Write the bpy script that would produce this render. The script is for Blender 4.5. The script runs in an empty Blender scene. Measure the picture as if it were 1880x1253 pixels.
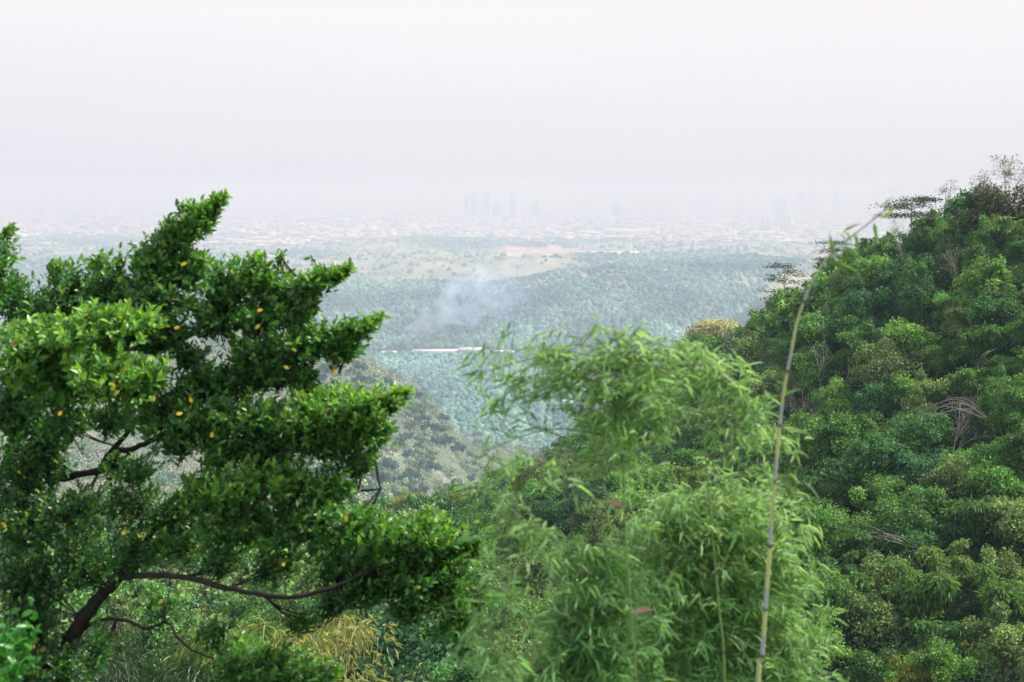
import bpy, math, random
import numpy as np
R = math.radians
rng = np.random.default_rng(7)
random.seed(7)
sc = bpy.context.scene
COL = sc.collection

# ------------------------------------------------------------------ camera
H = 300.0                       # camera height above the plain
K = 0.4                         # the near slopes stand at this fraction of their first guessed distance
F = 2611.0                      # focal length in pixels of the 1880 px wide photograph
PITCH = math.atan((626.5 - 335.0) / F)
cam_d = bpy.data.cameras.new('camera')
cam_d.lens = 50.0
cam_d.sensor_width = 36.0
cam_d.clip_start = 0.5
cam_d.clip_end = 200000.0
cam_d.dof.use_dof = True
cam_d.dof.focus_distance = 120.0
cam_d.dof.aperture_fstop = 5.0
cam = bpy.data.objects.new('camera', cam_d)
COL.objects.link(cam)
cam.location = (0, 0, H)
cam.rotation_euler = (math.pi / 2 - PITCH, 0, 0)
sc.camera = cam

# ------------------------------------------------------------------ light
SUN_EL, SUN_AZ = R(46), R(80)          # azimuth clockwise from +Y (view direction)
sun_d = bpy.data.lights.new('sun', 'SUN')
sun_d.energy = 4.4
sun_d.angle = R(3.0)
sun_d.color = (1.0, 0.96, 0.91)
sun = bpy.data.objects.new('sun', sun_d)
COL.objects.link(sun)
sun.location = (-50, 50, H + 80)
sun.rotation_euler = (math.pi / 2 - SUN_EL, 0, math.pi - SUN_AZ)

world = bpy.data.worlds.new('World')
sc.world = world
world.use_nodes = True
nt = world.node_tree
nt.nodes.clear()
def wn(t, **kw):
    n = nt.nodes.new(t)
    for k, v in kw.items():
        setattr(n, k, v)
    return n
w_out = wn('ShaderNodeOutputWorld')
w_bg = wn('ShaderNodeBackground')
w_bg.inputs['Strength'].default_value = 0.090
w_sky = wn('ShaderNodeTexSky', sky_type='NISHITA', sun_disc=False, sun_elevation=SUN_EL, sun_rotation=SUN_AZ,
           altitude=300, air_density=1.0, dust_density=6.0, ozone_density=1.0)
w_tc = wn('ShaderNodeTexCoord')
w_map = wn('ShaderNodeMapping')
w_map.inputs['Scale'].default_value = (1.3, 1.3, 5.0)
w_n = wn('ShaderNodeTexNoise')
w_n.inputs['Scale'].default_value = 1.3
w_n.inputs['Detail'].default_value = 4
w_n.inputs['Roughness'].default_value = 0.45
w_n.inputs['Distortion'].default_value = 0.6
w_r = wn('ShaderNodeValToRGB')                       # thin veil of cloud
e = w_r.color_ramp.elements
e[0].position = 0.33; e[0].color = (8.25, 8.15, 8.45, 1)
e[1].position = 0.66; e[1].color = (8.85, 8.65, 8.85, 1)
m_ = e.new(0.47); m_.color = (8.6, 8.4, 8.65, 1)
w_sep = wn('ShaderNodeSeparateXYZ')
w_el = wn('ShaderNodeMapRange')                      # cloud bank low over the horizon
w_el.inputs['From Min'].default_value = 0.0
w_el.inputs['From Max'].default_value = 0.12
w_bank = wn('ShaderNodeMixRGB', blend_type='MIX')
w_bank.inputs['Color1'].default_value = (7.0, 7.2, 7.9, 1)
w_side = wn('ShaderNodeMapRange')
w_side.inputs['From Min'].default_value = -0.36
w_side.inputs['From Max'].default_value = 0.10
w_side2 = wn('ShaderNodeMixRGB')
w_side2.inputs['Color1'].default_value = (7.45, 7.5, 8.25, 1)
w_side2.inputs['Color2'].default_value = (8.12, 7.95, 8.42, 1)
w_mix = wn('ShaderNodeMixRGB')
w_hi = wn('ShaderNodeMapRange')                      # the veil thins towards the zenith
w_hi.inputs['From Min'].default_value = 0.16
w_hi.inputs['From Max'].default_value = 0.6
w_hi.inputs['To Min'].default_value = 0.95
w_hi.inputs['To Max'].default_value = 0.55
nt.links.new(w_sep.outputs['Z'], w_hi.inputs['Value'])
nt.links.new(w_hi.outputs[0], w_mix.inputs['Fac'])
L = nt.links.new
L(w_tc.outputs['Generated'], w_map.inputs['Vector'])
L(w_map.outputs['Vector'], w_n.inputs['Vector'])
L(w_n.outputs['Fac'], w_r.inputs['Fac'])
L(w_tc.outputs['Generated'], w_sep.inputs['Vector'])
w_add = wn('ShaderNodeMath', operation='MULTIPLY_ADD')
w_add.inputs[1].default_value = 0.05
L(w_n.outputs['Fac'], w_add.inputs[0]); L(w_sep.outputs['Z'], w_add.inputs[2])
w_sub = wn('ShaderNodeMath', operation='SUBTRACT'); w_sub.inputs[1].default_value = 0.025
L(w_add.outputs[0], w_sub.inputs[0])
L(w_sub.outputs[0], w_el.inputs['Value'])
L(w_sep.outputs['X'], w_side.inputs['Value'])
L(w_side.outputs[0], w_side2.inputs['Fac'])
L(w_side2.outputs[0], w_bank.inputs['Color1'])
L(w_el.outputs[0], w_bank.inputs['Fac'])
L(w_r.outputs['Color'], w_bank.inputs['Color2'])
L(w_sky.outputs['Color'], w_mix.inputs['Color1'])
L(w_bank.outputs[0], w_mix.inputs['Color2'])
w_hi2 = wn('ShaderNodeMapRange')                     # an overcast sky is brightest overhead
w_hi2.inputs['From Min'].default_value = 0.16; w_hi2.inputs['From Max'].default_value = 0.6
w_g = wn('ShaderNodeMixRGB'); w_g.inputs['Color1'].default_value = (1, 1, 1, 1); w_g.inputs['Color2'].default_value = (1.12, 1.18, 1.34, 1)
L(w_sep.outputs['Z'], w_hi2.inputs['Value']); L(w_hi2.outputs[0], w_g.inputs['Fac'])
w_gm = wn('ShaderNodeMixRGB', blend_type='MULTIPLY'); w_gm.inputs['Fac'].default_value = 1
L(w_mix.outputs[0], w_gm.inputs['Color1']); L(w_g.outputs[0], w_gm.inputs['Color2'])
L(w_gm.outputs[0], w_bg.inputs['Color'])
L(w_bg.outputs[0], w_out.inputs['Surface'])

sc.view_settings.view_transform = 'Standard'
sc.view_settings.look = 'None'
sc.view_settings.exposure = 0.33
sc.view_settings.gamma = 1.0
sc.view_settings.use_curve_mapping = False
sc.cycles.use_denoising = True
sc.cycles.max_bounces = 6
sc.cycles.diffuse_bounces = 3
sc.cycles.glossy_bounces = 2
sc.cycles.transmission_bounces = 4
sc.cycles.volume_bounces = 3
sc.cycles.sample_clamp_indirect = 6.0

# ------------------------------------------------------------------ helpers
def ray(px, py):
    cx, cy = (px - 940.0) / F, (626.5 - py) / F
    c, s = math.cos(PITCH), math.sin(PITCH)
    return np.array([cx, c + cy * s, -s + cy * c])
def at(px, py, Y):
    d = ray(px, py)
    return np.array([0, 0, H]) + d * (Y / d[1])
def project(P):
    P = np.atleast_2d(P)
    q = P - np.array([0, 0, H])
    c, s = math.cos(PITCH), math.sin(PITCH)
    f = q[:, 1] * c - q[:, 2] * s
    u = q[:, 1] * s + q[:, 2] * c
    return 940 + F * q[:, 0] / f, 626.5 - F * u / f

def hash2(ix, iy, seed):
    n = (ix * 374761393 + iy * 668265263 + seed * 1274126177) & 0xFFFFFFFF
    n = ((n ^ (n >> 13)) * 1274126177) & 0xFFFFFFFF
    return ((n ^ (n >> 16)) & 0xFFFF) / 65535.0
def vnoise(x, y, seed=0):
    x = np.asarray(x, float); y = np.asarray(y, float)
    ix = np.floor(x).astype(np.int64); iy = np.floor(y).astype(np.int64)
    fx = x - ix; fy = y - iy
    fx = fx * fx * (3 - 2 * fx); fy = fy * fy * (3 - 2 * fy)
    a = hash2(ix, iy, seed); b = hash2(ix + 1, iy, seed)
    c = hash2(ix, iy + 1, seed); d = hash2(ix + 1, iy + 1, seed)
    return (a + (b - a) * fx) * (1 - fy) + (c + (d - c) * fx) * fy
def fbm(x, y, seed=0, oct=4):
    s = 0; a = 0.5
    for i in range(oct):
        s = s + a * (vnoise(x, y, seed + i) - 0.5)
        x = x * 2.03 + 11.3; y = y * 2.03 + 5.1; a *= 0.5
    return s                                          # about -0.4 .. 0.4

def mat(name, base=(0.1, 0.1, 0.1), rough=0.8, spec=0.3, trans=0.0, tint=False, objcol=False, noise=None, tcol=None):
    m = bpy.data.materials.new(name)
    m.use_nodes = True
    t = m.node_tree; b = t.nodes['Principled BSDF']
    b.inputs['Roughness'].default_value = rough
    b.inputs['Specular IOR Level'].default_value = spec
    rgb = t.nodes.new('ShaderNodeRGB'); rgb.outputs[0].default_value = (*base, 1)
    cur = rgb.outputs[0]
    def mul(a, bb):
        x = t.nodes.new('ShaderNodeMixRGB'); x.blend_type = 'MULTIPLY'; x.inputs['Fac'].default_value = 1
        t.links.new(a, x.inputs['Color1']); t.links.new(bb, x.inputs['Color2']); return x.outputs[0]
    if tint:
        a = t.nodes.new('ShaderNodeAttribute'); a.attribute_name = 'tint'
        cur = mul(cur, a.outputs['Color'])
    if objcol:
        o = t.nodes.new('ShaderNodeObjectInfo')
        cur = mul(cur, o.outputs['Color'])
    if noise:
        tc = t.nodes.new('ShaderNodeTexCoord')
        n = t.nodes.new('ShaderNodeTexNoise'); n.inputs['Scale'].default_value = noise[0]; n.inputs['Detail'].default_value = 5
        t.links.new(tc.outputs['Object'], n.inputs['Vector'])
        r = t.nodes.new('ShaderNodeMapRange')
        r.inputs['From Min'].default_value = 0.3; r.inputs['From Max'].default_value = 0.7
        r.inputs['To Min'].default_value = 1 - noise[1]; r.inputs['To Max'].default_value = 1 + noise[1]
        t.links.new(n.outputs['Fac'], r.inputs['Value'])
        cur = mul(cur, r.outputs[0])
    t.links.new(cur, b.inputs['Base Color'])
    if trans > 0:
        tr = t.nodes.new('ShaderNodeBsdfTranslucent')
        tm = t.nodes.new('ShaderNodeMixRGB'); tm.blend_type = 'MULTIPLY'; tm.inputs['Fac'].default_value = 1
        t.links.new(cur, tm.inputs['Color1']); tm.inputs['Color2'].default_value = (*(tcol or (2.0, 1.7, 0.6)), 1)
        t.links.new(tm.outputs[0], tr.inputs['Color'])
        mx = t.nodes.new('ShaderNodeMixShader'); mx.inputs['Fac'].default_value = trans
        t.links.new(b.outputs[0], mx.inputs[1]); t.links.new(tr.outputs[0], mx.inputs[2])
        t.links.new(mx.outputs[0], t.nodes['Material Output'].inputs['Surface'])
    return m

class Geo:
    def __init__(self): self.V = []; self.T = []; self.C = []; self.M = []; self.n = 0
    def add(self, V, T, c=(1, 1, 1), mi=0):
        V = np.asarray(V, float).reshape(-1, 3); T = np.asarray(T, np.int64).reshape(-1, 3)
        c = np.asarray(c, float)
        if c.ndim == 1: c = np.repeat(c[None], len(V), 0)
        self.V.append(V); self.T.append(T + self.n); self.C.append(c); self.M.append(np.full(len(T), mi)); self.n += len(V)
    def mesh(self, name, mats):
        me = bpy.data.meshes.new(name)
        V = np.concatenate(self.V); T = np.concatenate(self.T); C = np.concatenate(self.C); M = np.concatenate(self.M)
        me.vertices.add(len(V)); me.vertices.foreach_set('co', V.astype(np.float32).ravel())
        me.loops.add(T.size); me.loops.foreach_set('vertex_index', T.astype(np.int32).ravel())
        me.polygons.add(len(T)); me.polygons.foreach_set('loop_start', np.arange(0, T.size, 3, dtype=np.int32))
        me.polygons.foreach_set('material_index', M.astype(np.int32))
        me.update(calc_edges=True)
        a = me.attributes.new('tint', 'FLOAT_COLOR', 'POINT')
        a.data.foreach_set('color', np.concatenate([C, np.ones((len(C), 1))], 1).astype(np.float32).ravel())
        for m in (mats if isinstance(mats, (list, tuple)) else [mats]): me.materials.append(m)
        return me
    def build(self, name, mats, parent=None, smooth=False):
        me = self.mesh(name, mats)
        if smooth: me.polygons.foreach_set('use_smooth', [True] * len(me.polygons))
        o = bpy.data.objects.new(name, me); COL.objects.link(o)
        if parent is not None: o.parent = parent
        return o

def tag(o, label=None, cat=None, group=None, kind=None):
    if label: o['label'] = label
    if cat: o['category'] = cat
    if group: o['group'] = group
    if kind: o['kind'] = kind
    return o
def empty(name, loc, label=None, cat=None, group=None, rz=0.0, s=1.0):
    o = bpy.data.objects.new(name, None); COL.objects.link(o)
    o.location = loc; o.rotation_euler = (0, 0, rz)
    o.scale = (s, s, s) if np.isscalar(s) else s
    o.empty_display_size = 0.2
    return tag(o, label, cat, group)
def part(name, me, parent, color=None):
    o = bpy.data.objects.new(name, me); COL.objects.link(o); o.parent = parent
    if color is not None: o.color = (*color, 1)
    return o

def norm(a): return a / np.maximum(np.linalg.norm(a, axis=-1, keepdims=True), 1e-9)

# leaf template: 8 vertices, 8 triangles, folded along the midrib.  x = along, y = width, z = normal
LT = np.array([[0,1,4],[1,2,5],[1,5,4],[2,3,5],[0,6,1],[1,6,7],[1,7,2],[2,7,3]])
def leaf_template(w1=.9, w2=.8, fold=.25, droop=.12, p1=.33, p2=.7):
    z = lambda x: -droop * x * x
    return np.array([[0,0,0],[p1,0,z(p1)],[p2,0,z(p2)],[1,0,z(1)],
                     [p1,.5*w1,z(p1)+fold*.5*w1],[p2,.5*w2,z(p2)+fold*.5*w2],[p1,-.5*w1,z(p1)+fold*.5*w1],[p2,-.5*w2,z(p2)+fold*.5*w2]])
DT = np.array([[0,1,2],[0,2,3]])
DIA = np.array([[0,0,0],[.45,.5,.08],[1,0,-.1],[.55,-.5,.08]])   # cheap leaf clump for far foliage
def place(tmpl, tris, P, D, N, length, width):
    """copies of a leaf template at points P, along D, facing N"""
    D = norm(D); N = norm(N - (N * D).sum(1, keepdims=True) * D)
    S = np.cross(N, D)
    n = len(P); k = len(tmpl)
    length = np.broadcast_to(length, (n,)); width = np.broadcast_to(width, (n,))
    V = (P[:, None] + tmpl[None, :, 0, None] * D[:, None] * length[:, None, None]
         + tmpl[None, :, 1, None] * S[:, None] * width[:, None, None]
         + tmpl[None, :, 2, None] * N[:, None] * length[:, None, None])
    T = tris[None] + (np.arange(n) * k)[:, None, None]
    return V.reshape(-1, 3), T.reshape(-1, 3)
def rand_dir(n): return norm(rng.normal(size=(n, 3)))

def tube(g, pts, rad, sides=6, col=(1, 1, 1), mi=0, cap=True):
    pts = np.asarray(pts, float); n = len(pts)
    rad = np.broadcast_to(np.asarray(rad, float), (n,))
    t = norm(np.gradient(pts, axis=0))
    ref = np.array([0.31, 0.95, 0.05]) if abs(t[0][1]) < .8 else np.array([1., 0, 0])
    a = norm(np.cross(t, ref)); b = np.cross(t, a)
    th = np.arange(sides) / sides * 2 * math.pi
    V = pts[:, None] + rad[:, None, None] * (np.cos(th)[None, :, None] * a[:, None] + np.sin(th)[None, :, None] * b[:, None])
    i = np.arange(n - 1)[:, None] * sides; j = np.arange(sides)[None]; j2 = (j + 1) % sides
    q = np.stack([i + j, i + j2, i + sides + j2, i + sides + j], -1).reshape(-1, 4)
    T = np.concatenate([q[:, [0, 1, 2]], q[:, [0, 2, 3]]])
    c = np.asarray(col, float)
    if c.ndim == 2: c = np.repeat(c, sides, 0)
    g.add(V.reshape(-1, 3), T, c, mi)
def spline(ctrl, n):
    """Catmull-Rom through control points (rows), n samples"""
    c = np.asarray(ctrl, float); k = len(c)
    c = np.vstack([2 * c[0] - c[1], c, 2 * c[-1] - c[-2]])
    s = np.linspace(0, k - 1, n); i = np.minimum(s.astype(int), k - 2); f = (s - i)[:, None]
    p0, p1, p2, p3 = c[i], c[i + 1], c[i + 2], c[i + 3]
    return .5 * (2 * p1 + (p2 - p0) * f + (2 * p0 - 5 * p1 + 4 * p2 - p3) * f ** 2 + (3 * p1 - p0 - 3 * p2 + p3) * f ** 3)
def box(g, c, s, rz=0, col=(1, 1, 1), mi=0):
    x, y, z = s[0] / 2, s[1] / 2, s[2] / 2
    V = np.array([[a * x, b * y, d * z] for a in (-1, 1) for b in (-1, 1) for d in (-1, 1)])
    cr, sr = math.cos(rz), math.sin(rz)
    V = np.stack([V[:, 0] * cr - V[:, 1] * sr, V[:, 0] * sr + V[:, 1] * cr, V[:, 2]], 1) + np.array(c)
    q = [(0,1,3,2),(4,6,7,5),(0,4,5,1),(2,3,7,6),(0,2,6,4),(1,5,7,3)]
    T = [(a, b, c_) for a, b, c_, d in q] + [(a, c_, d) for a, b, c_, d in q]
    g.add(V, T, col, mi)

# ------------------------------------------------------------------ terrain
OFF = 50.0
def uv(X, Y): return 3.2 * X / (Y + OFF), np.log(Y + OFF)
CP = []
def cp(px, Y, z): CP.append((*uv((px - 940) / F * Y, Y), z))
def cps(px, rows, drop):
    for r in rows:
        if r[0] <= 580: r = (r[0] * K, r[1] * (K if len(r) == 2 else 1)) + tuple(q * K for q in r[2:])
        if len(r) == 3: Y, py, d = r; cp(px, Y, at(px, py, Y)[2] - H - d)
        else: cp(px, r[0], r[1])
for px in (-700, 0, 700, 1300, 1880, 2600):
    for Y, z in ((-42, -6), (-20, -6), (0, -6.5), (12, -8.5), (30, -15)): cp(px, Y, z)
d = 5
cps(2700, [(150, -52), (200, -30), (280, 5), (420, 20), (600, -40), (1000, -170)], 0)
cps(2200, [(150, 1253, 6), (190, 900, d), (235, 560, d), (290, 330, d), (330, 300, d), (420, -10), (600, -90), (1000, -215)], 0)
cps(1880, [(150, 1300, 6), (185, 1050, d), (215, 850, d), (255, 610, d), (290, 462, d), (325, 398, 9), (345, 388, 10), (430, -40), (600, -120), (1000, -240)], 0)
cps(1740, [(150, 1300, 6), (200, 980, d), (250, 720, d), (300, 520, d), (340, 415, d), (362, 390, 7), (450, -55), (620, -130), (1000, -245)], 0)
cps(1600, [(150, 1290, 6), (200, 1010, d), (260, 760, d), (320, 570, d), (365, 468, d), (385, 448, 5), (470, -70), (650, -145), (1000, -250)], 0)
cps(1450, [(150, 1280, 6), (220, 960, d), (300, 740, d), (370, 600, d), (415, 548, 4), (500, -95), (680, -165), (1000, -250)], 0)
cps(1270, [(150, 1280, 6), (230, 1000, d), (340, 800, d), (440, 685, d), (510, 638, 4), (600, -115), (780, -185), (1100, -262)], 0)
cps(1100, [(150, 1275, 6), (240, 1010, d), (360, 860, d), (470, 790, 6), (560, -125), (750, -195), (1100, -265)], 0)
cps(950, [(150, 1275, 6), (250, 1050, d), (380, 920, d), (470, 880, 6), (560, -145), (760, -215), (1100, -268)], 0)
cps(800, [(150, 1275, 6), (250, 1090, d), (390, 965, d), (470, 935, 6), (580, -150), (800, 950, 3), (950, 870, 3), (1100, 775, 3), (1190, 738, 3), (1350, -250)], 0)
cps(870, [(900, 940, 3), (1100, 840, 3), (1300, -262), (1500, 790, 2)], 0)
cps(650, [(150, 1275, 6), (250, 1100, d), (390, 990, d), (470, 955, 6), (580, -140), (800, 870, 3), (1000, 750, 3), (1180, 655, 3), (1260, 636, 3), (1400, -195), (1650, -262)], 0)
cps(500, [(150, 1275, 6), (260, 1090, d), (390, 1000, d), (500, 960, 5), (620, -130), (800, 860, 3), (1000, 730, 3), (1220, 620, 3), (1320, 600, 3), (1500, -190), (1750, -262)], 0)
for px in (250, 0, -400, -1100):
    cps(px, [(150, 1275, 6), (260, 1090, d), (400, 980, d), (600, 900, 4), (850, 790, 3), (1050, 690, 3), (1300, 625, 3), (1420, 610, 3), (1600, -190), (1900, -262)], 0)
for px in (-1100, -400, 0, 250, 500, 650, 800, 900, 1000, 1150, 1300, 1500, 1750, 2200, 2700):
    top = {900: -262, 1000: -236, 1150: -208, 1300: -200, 1500: -205, 1750: -215, 2200: -230, 2700: -230}.get(px, -256)
    cp(px, 2050, -284); cp(px, 2450, -294); cp(px, 2750, -280 if px < 950 else -262)
    cp(px, 3150, top - (4 if px < 950 else 12)); cp(px, 3500, top + 6); cp(px, 3950, top - 34)
    cp(px, 4500, -258 - 14 * math.sin(px / 260)); cp(px, 5200, -276 + 8 * math.sin(px / 190 + 1)); cp(px, 6200, -276 - 10 * math.sin(px / 230)); cp(px, 7300, -292); cp(px, 9500, -299)
    cp(px, 20000, -299.5)
CP = np.array(CP)
def tps(d2): return 0.5 * d2 * np.log(d2 + 1e-12)
_n = len(CP)
_d2 = ((CP[:, None, :2] - CP[None, :, :2]) ** 2).sum(-1)
_A = np.zeros((_n + 3, _n + 3)); _A[:_n, :_n] = tps(_d2) + np.eye(_n) * 2e-3
_A[:_n, _n] = 1; _A[:_n, _n + 1:] = CP[:, :2]; _A[_n, :_n] = 1; _A[_n + 1:, :_n] = CP[:, :2].T
_w = np.linalg.solve(_A, np.concatenate([CP[:, 2], [0, 0, 0]]))
def sstep(x, a, b):
    t = np.clip((x - a) / (b - a), 0, 1); return t * t * (3 - 2 * t)
def ground(X, Y):
    X = np.atleast_1d(np.asarray(X, float)); Y = np.atleast_1d(np.asarray(Y, float))
    out = np.empty(X.shape)
    Xf, Yf = X.ravel(), Y.ravel(); o = out.ravel()
    for i in range(0, len(Xf), 40000):
        u, v = uv(Xf[i:i + 40000], Yf[i:i + 40000])
        u = np.clip(u, -2.6, 2.6)
        d2 = (u[:, None] - CP[None, :, 0]) ** 2 + (v[:, None] - CP[None, :, 1]) ** 2
        o[i:i + 40000] = tps(d2) @ _w[:_n] + _w[_n] + _w[_n + 1] * u + _w[_n + 2] * v
    z = o
    amp = sstep(Yf, 800, 1600) * 10 + sstep(Yf, 1800, 3000) * 16 - sstep(Yf, 5500, 8500) * 29
    z = z + sstep(Yf, 60 * K, 300 * K) * 5 * K * (1 - sstep(Yf, 900, 1600)) * fbm(Xf / 90 / K, Yf / 90 / K, 13, 3)
    z = z + amp * fbm(Xf / 90, Yf / 90, 3, 3) * np.where(Yf < 1500, 1, .25) + amp * 2.6 * fbm(Xf / 520, Yf / 420, 9, 4) * sstep(Yf, 1200, 2400)
    z = np.where(Yf > 10000, -299.8, z)
    return (H + np.maximum(z, -299.8)).reshape(X.shape)
def ground_hit(px, py, y0=60, y1=12000):
    Ys = np.geomspace(y0, y1, 1500); dr = ray(px, py)
    Z = H + dr[2] / dr[1] * Ys; X = dr[0] / dr[1] * Ys
    g = ground(X, Ys); k = np.argmax(g >= Z)
    if not (g >= Z).any(): k = len(Ys) - 1
    return np.array([X[k], Ys[k], g[k]])

us = np.concatenate([np.linspace(-.85, -.40, 40)[:-1], np.linspace(-.40, .40, 430), np.linspace(.40, .85, 40)[1:]])
ys = np.concatenate([np.linspace(-46, 0, 12)[:-1], np.geomspace(50, 60050, 820) - 50])
UU, YY = np.meshgrid(us, ys)
XX = UU * (YY + OFF)
ZZ = ground(XX, YY)
nr, nc = UU.shape
i = np.arange(nr - 1)[:, None] * nc + np.arange(nc - 1)[None]
T = np.concatenate([np.stack([i, i + 1, i + nc + 1], -1).reshape(-1, 3), np.stack([i, i + nc + 1, i + nc], -1).reshape(-1, 3)])
Vt = np.stack([XX, YY, ZZ], -1).reshape(-1, 3)
# land cover: forest floor, dry grass, bare earth, town (real differences of cover, in plan)
def cover(X, Y):
    """weights of dry grass, bare quarry earth, town"""
    px, py = 940 + F * X / np.maximum(Y, 1), None
    grass = .85 * sstep(fbm(X / 420, Y / 800, 21, 5) + .10 * sstep(Y, 3300, 4000), -0.03, 0.09) * sstep(Y, 2600, 3200)
    nz = fbm(X / 60, Y / 180, 51, 4)
    q = (1 - sstep(np.abs((px - 985) / 72 + nz * .8), .8, 1.05)) * (1 - sstep(np.abs((Y - 5550) / 620 + nz * .9), .8, 1.05))
    town = sstep(Y, 6800, 8300) * sstep(fbm(X / 900, Y / 1500, 61, 5), -.16, .05)
    return grass, q, town
g_, q_, t_ = cover(XX.ravel(), YY.ravel())
base = np.array([.030, .055, .020]) + np.zeros((len(g_), 3))
base += (np.array([.34, .35, .22]) - base) * g_[:, None]
Xr, Yr = XX.ravel(), YY.ravel()
d_ = (.35 + .65 * sstep(fbm(Xr / 70, Yr / 90, 41, 4), -0.16, 0.06)) * sstep(Yr, 430, 560) * (1 - sstep(Yr, 1350, 1600)) * (1 - sstep(Xr / np.maximum(Yr, 1), -.04, 0.01))
d_ = d_ * (.45 + .55 * sstep(Xr / np.maximum(Yr, 1), -.26, -.16))
base += (np.array([.29, .33, .22]) - base) * d_[:, None]
base += (np.array([.50, .40, .30]) - base) * q_[:, None]
base += (np.array([.20, .20, .19]) - base) * (t_ * .7)[:, None]
m_ground = mat('ground_cover', (1, 1, 1), 0.95, 0.1, tint=True)
tn = m_ground.node_tree                                # patchy colour in plan at several sizes
geo = tn.nodes.new('ShaderNodeNewGeometry')
mp = tn.nodes.new('ShaderNodeMapping'); mp.inputs['Scale'].default_value = (.012, .006, .012)
no = tn.nodes.new('ShaderNodeTexNoise'); no.inputs['Scale'].default_value = 1; no.inputs['Detail'].default_value = 9; no.inputs['Roughness'].default_value = .68
rp = tn.nodes.new('ShaderNodeMapRange'); rp.inputs['From Min'].default_value = .35; rp.inputs['From Max'].default_value = .65
rp.inputs['To Min'].default_value = .45; rp.inputs['To Max'].default_value = 1.6
mu = tn.nodes.new('ShaderNodeMixRGB'); mu.blend_type = 'MULTIPLY'; mu.inputs['Fac'].default_value = 1
bs = tn.nodes['Principled BSDF']; src = bs.inputs['Base Color'].links[0].from_socket
tn.links.new(geo.outputs['Position'], mp.inputs['Vector']); tn.links.new(mp.outputs[0], no.inputs['Vector'])
tn.links.new(no.outputs['Fac'], rp.inputs['Value']); tn.links.new(src, mu.inputs['Color1']); tn.links.new(rp.outputs[0], mu.inputs['Color2'])
tn.links.new(mu.outputs[0], bs.inputs['Base Color'])
gg = Geo(); gg.add(Vt, T, base)
terr = gg.build('terrain', m_ground, smooth=True); tag(terr, kind='structure')

# line-of-sight table so that nothing is planted where the land hides it
_slope = np.maximum.accumulate(np.where(YY > 12, (ZZ - H) / np.maximum(YY, 1), -9), axis=0)
def seen(X, Y, ztop):
    u = X / (Y + OFF)
    c = np.clip(np.searchsorted(us, u), 1, nc - 1); r = np.clip(np.searchsorted(ys, Y) - 1, 0, nr - 1)
    return (ztop - H) / Y > _slope[r, c] + .0005

# ------------------------------------------------------------------ haze
def make_haze():
    g = Geo(); box(g, (0, 29950, 164), (86000, 60600, 330))   # z -1 .. 329
    m = bpy.data.materials.new('haze'); m.use_nodes = True; t = m.node_tree; t.nodes.clear()
    o = t.nodes.new('ShaderNodeOutputMaterial'); v = t.nodes.new('ShaderNodeVolumePrincipled')
    v.inputs['Color'].default_value = (0.52, 0.655, 0.80, 1)
    v.inputs['Absorption Color'].default_value = (.42, .16, .005, 1)
    v.inputs['Density'].default_value = 0.00027
    v.inputs['Anisotropy'].default_value = 0.0
    t.links.new(v.outputs[0], o.inputs['Volume'])
    ob = g.build('haze', m); tag(ob, kind='stuff')
make_haze()

# ------------------------------------------------------------------ far woods on the hills
m_far = mat('far_wood_leaves', (1, 1, 1), .9, .1, tint=True)
m_leaf = mat('hill_foliage', (1, 1, 1), .55, .3, trans=.3, tint=True, objcol=True, tcol=(1.5, 1.5, .6))
m_bark = mat('bark', (.10, .085, .065), .9, .2, noise=(3, .3))
m_pale = mat('pale_bark', (.42, .37, .33), .9, .2, noise=(3, .2))
_ph = (1 + 5 ** .5) / 2
def dome_template():
    V = [[0, 0, 1]] + [[.78 * math.cos(a), .78 * math.sin(a), .62] for a in np.arange(5) * 2 * math.pi / 5] \
        + [[1.02 * math.cos(a), 1.02 * math.sin(a), 0] for a in (np.arange(7)) * 2 * math.pi / 7]
    V = np.array(V); T = [[0, 1 + k, 1 + (k + 1) % 5] for k in range(5)]
    up = [1 + k for k in range(5)]; ua = np.arange(5) * 72.; lo = [6 + k for k in range(7)]; la = np.arange(7) * 360 / 7
    a = b = 0
    while a < 5 or b < 7:
        na = (a + 1) * 72; nb = (b + 1) * 360 / 7
        if b >= 7 or (a < 5 and na <= nb): T.append([up[a % 5], lo[b % 7], up[(a + 1) % 5]]); a += 1
        else: T.append([up[a % 5], lo[b % 7], lo[(b + 1) % 7]]); b += 1
    return V, np.array(T)
DV, DTR = dome_template()
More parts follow.
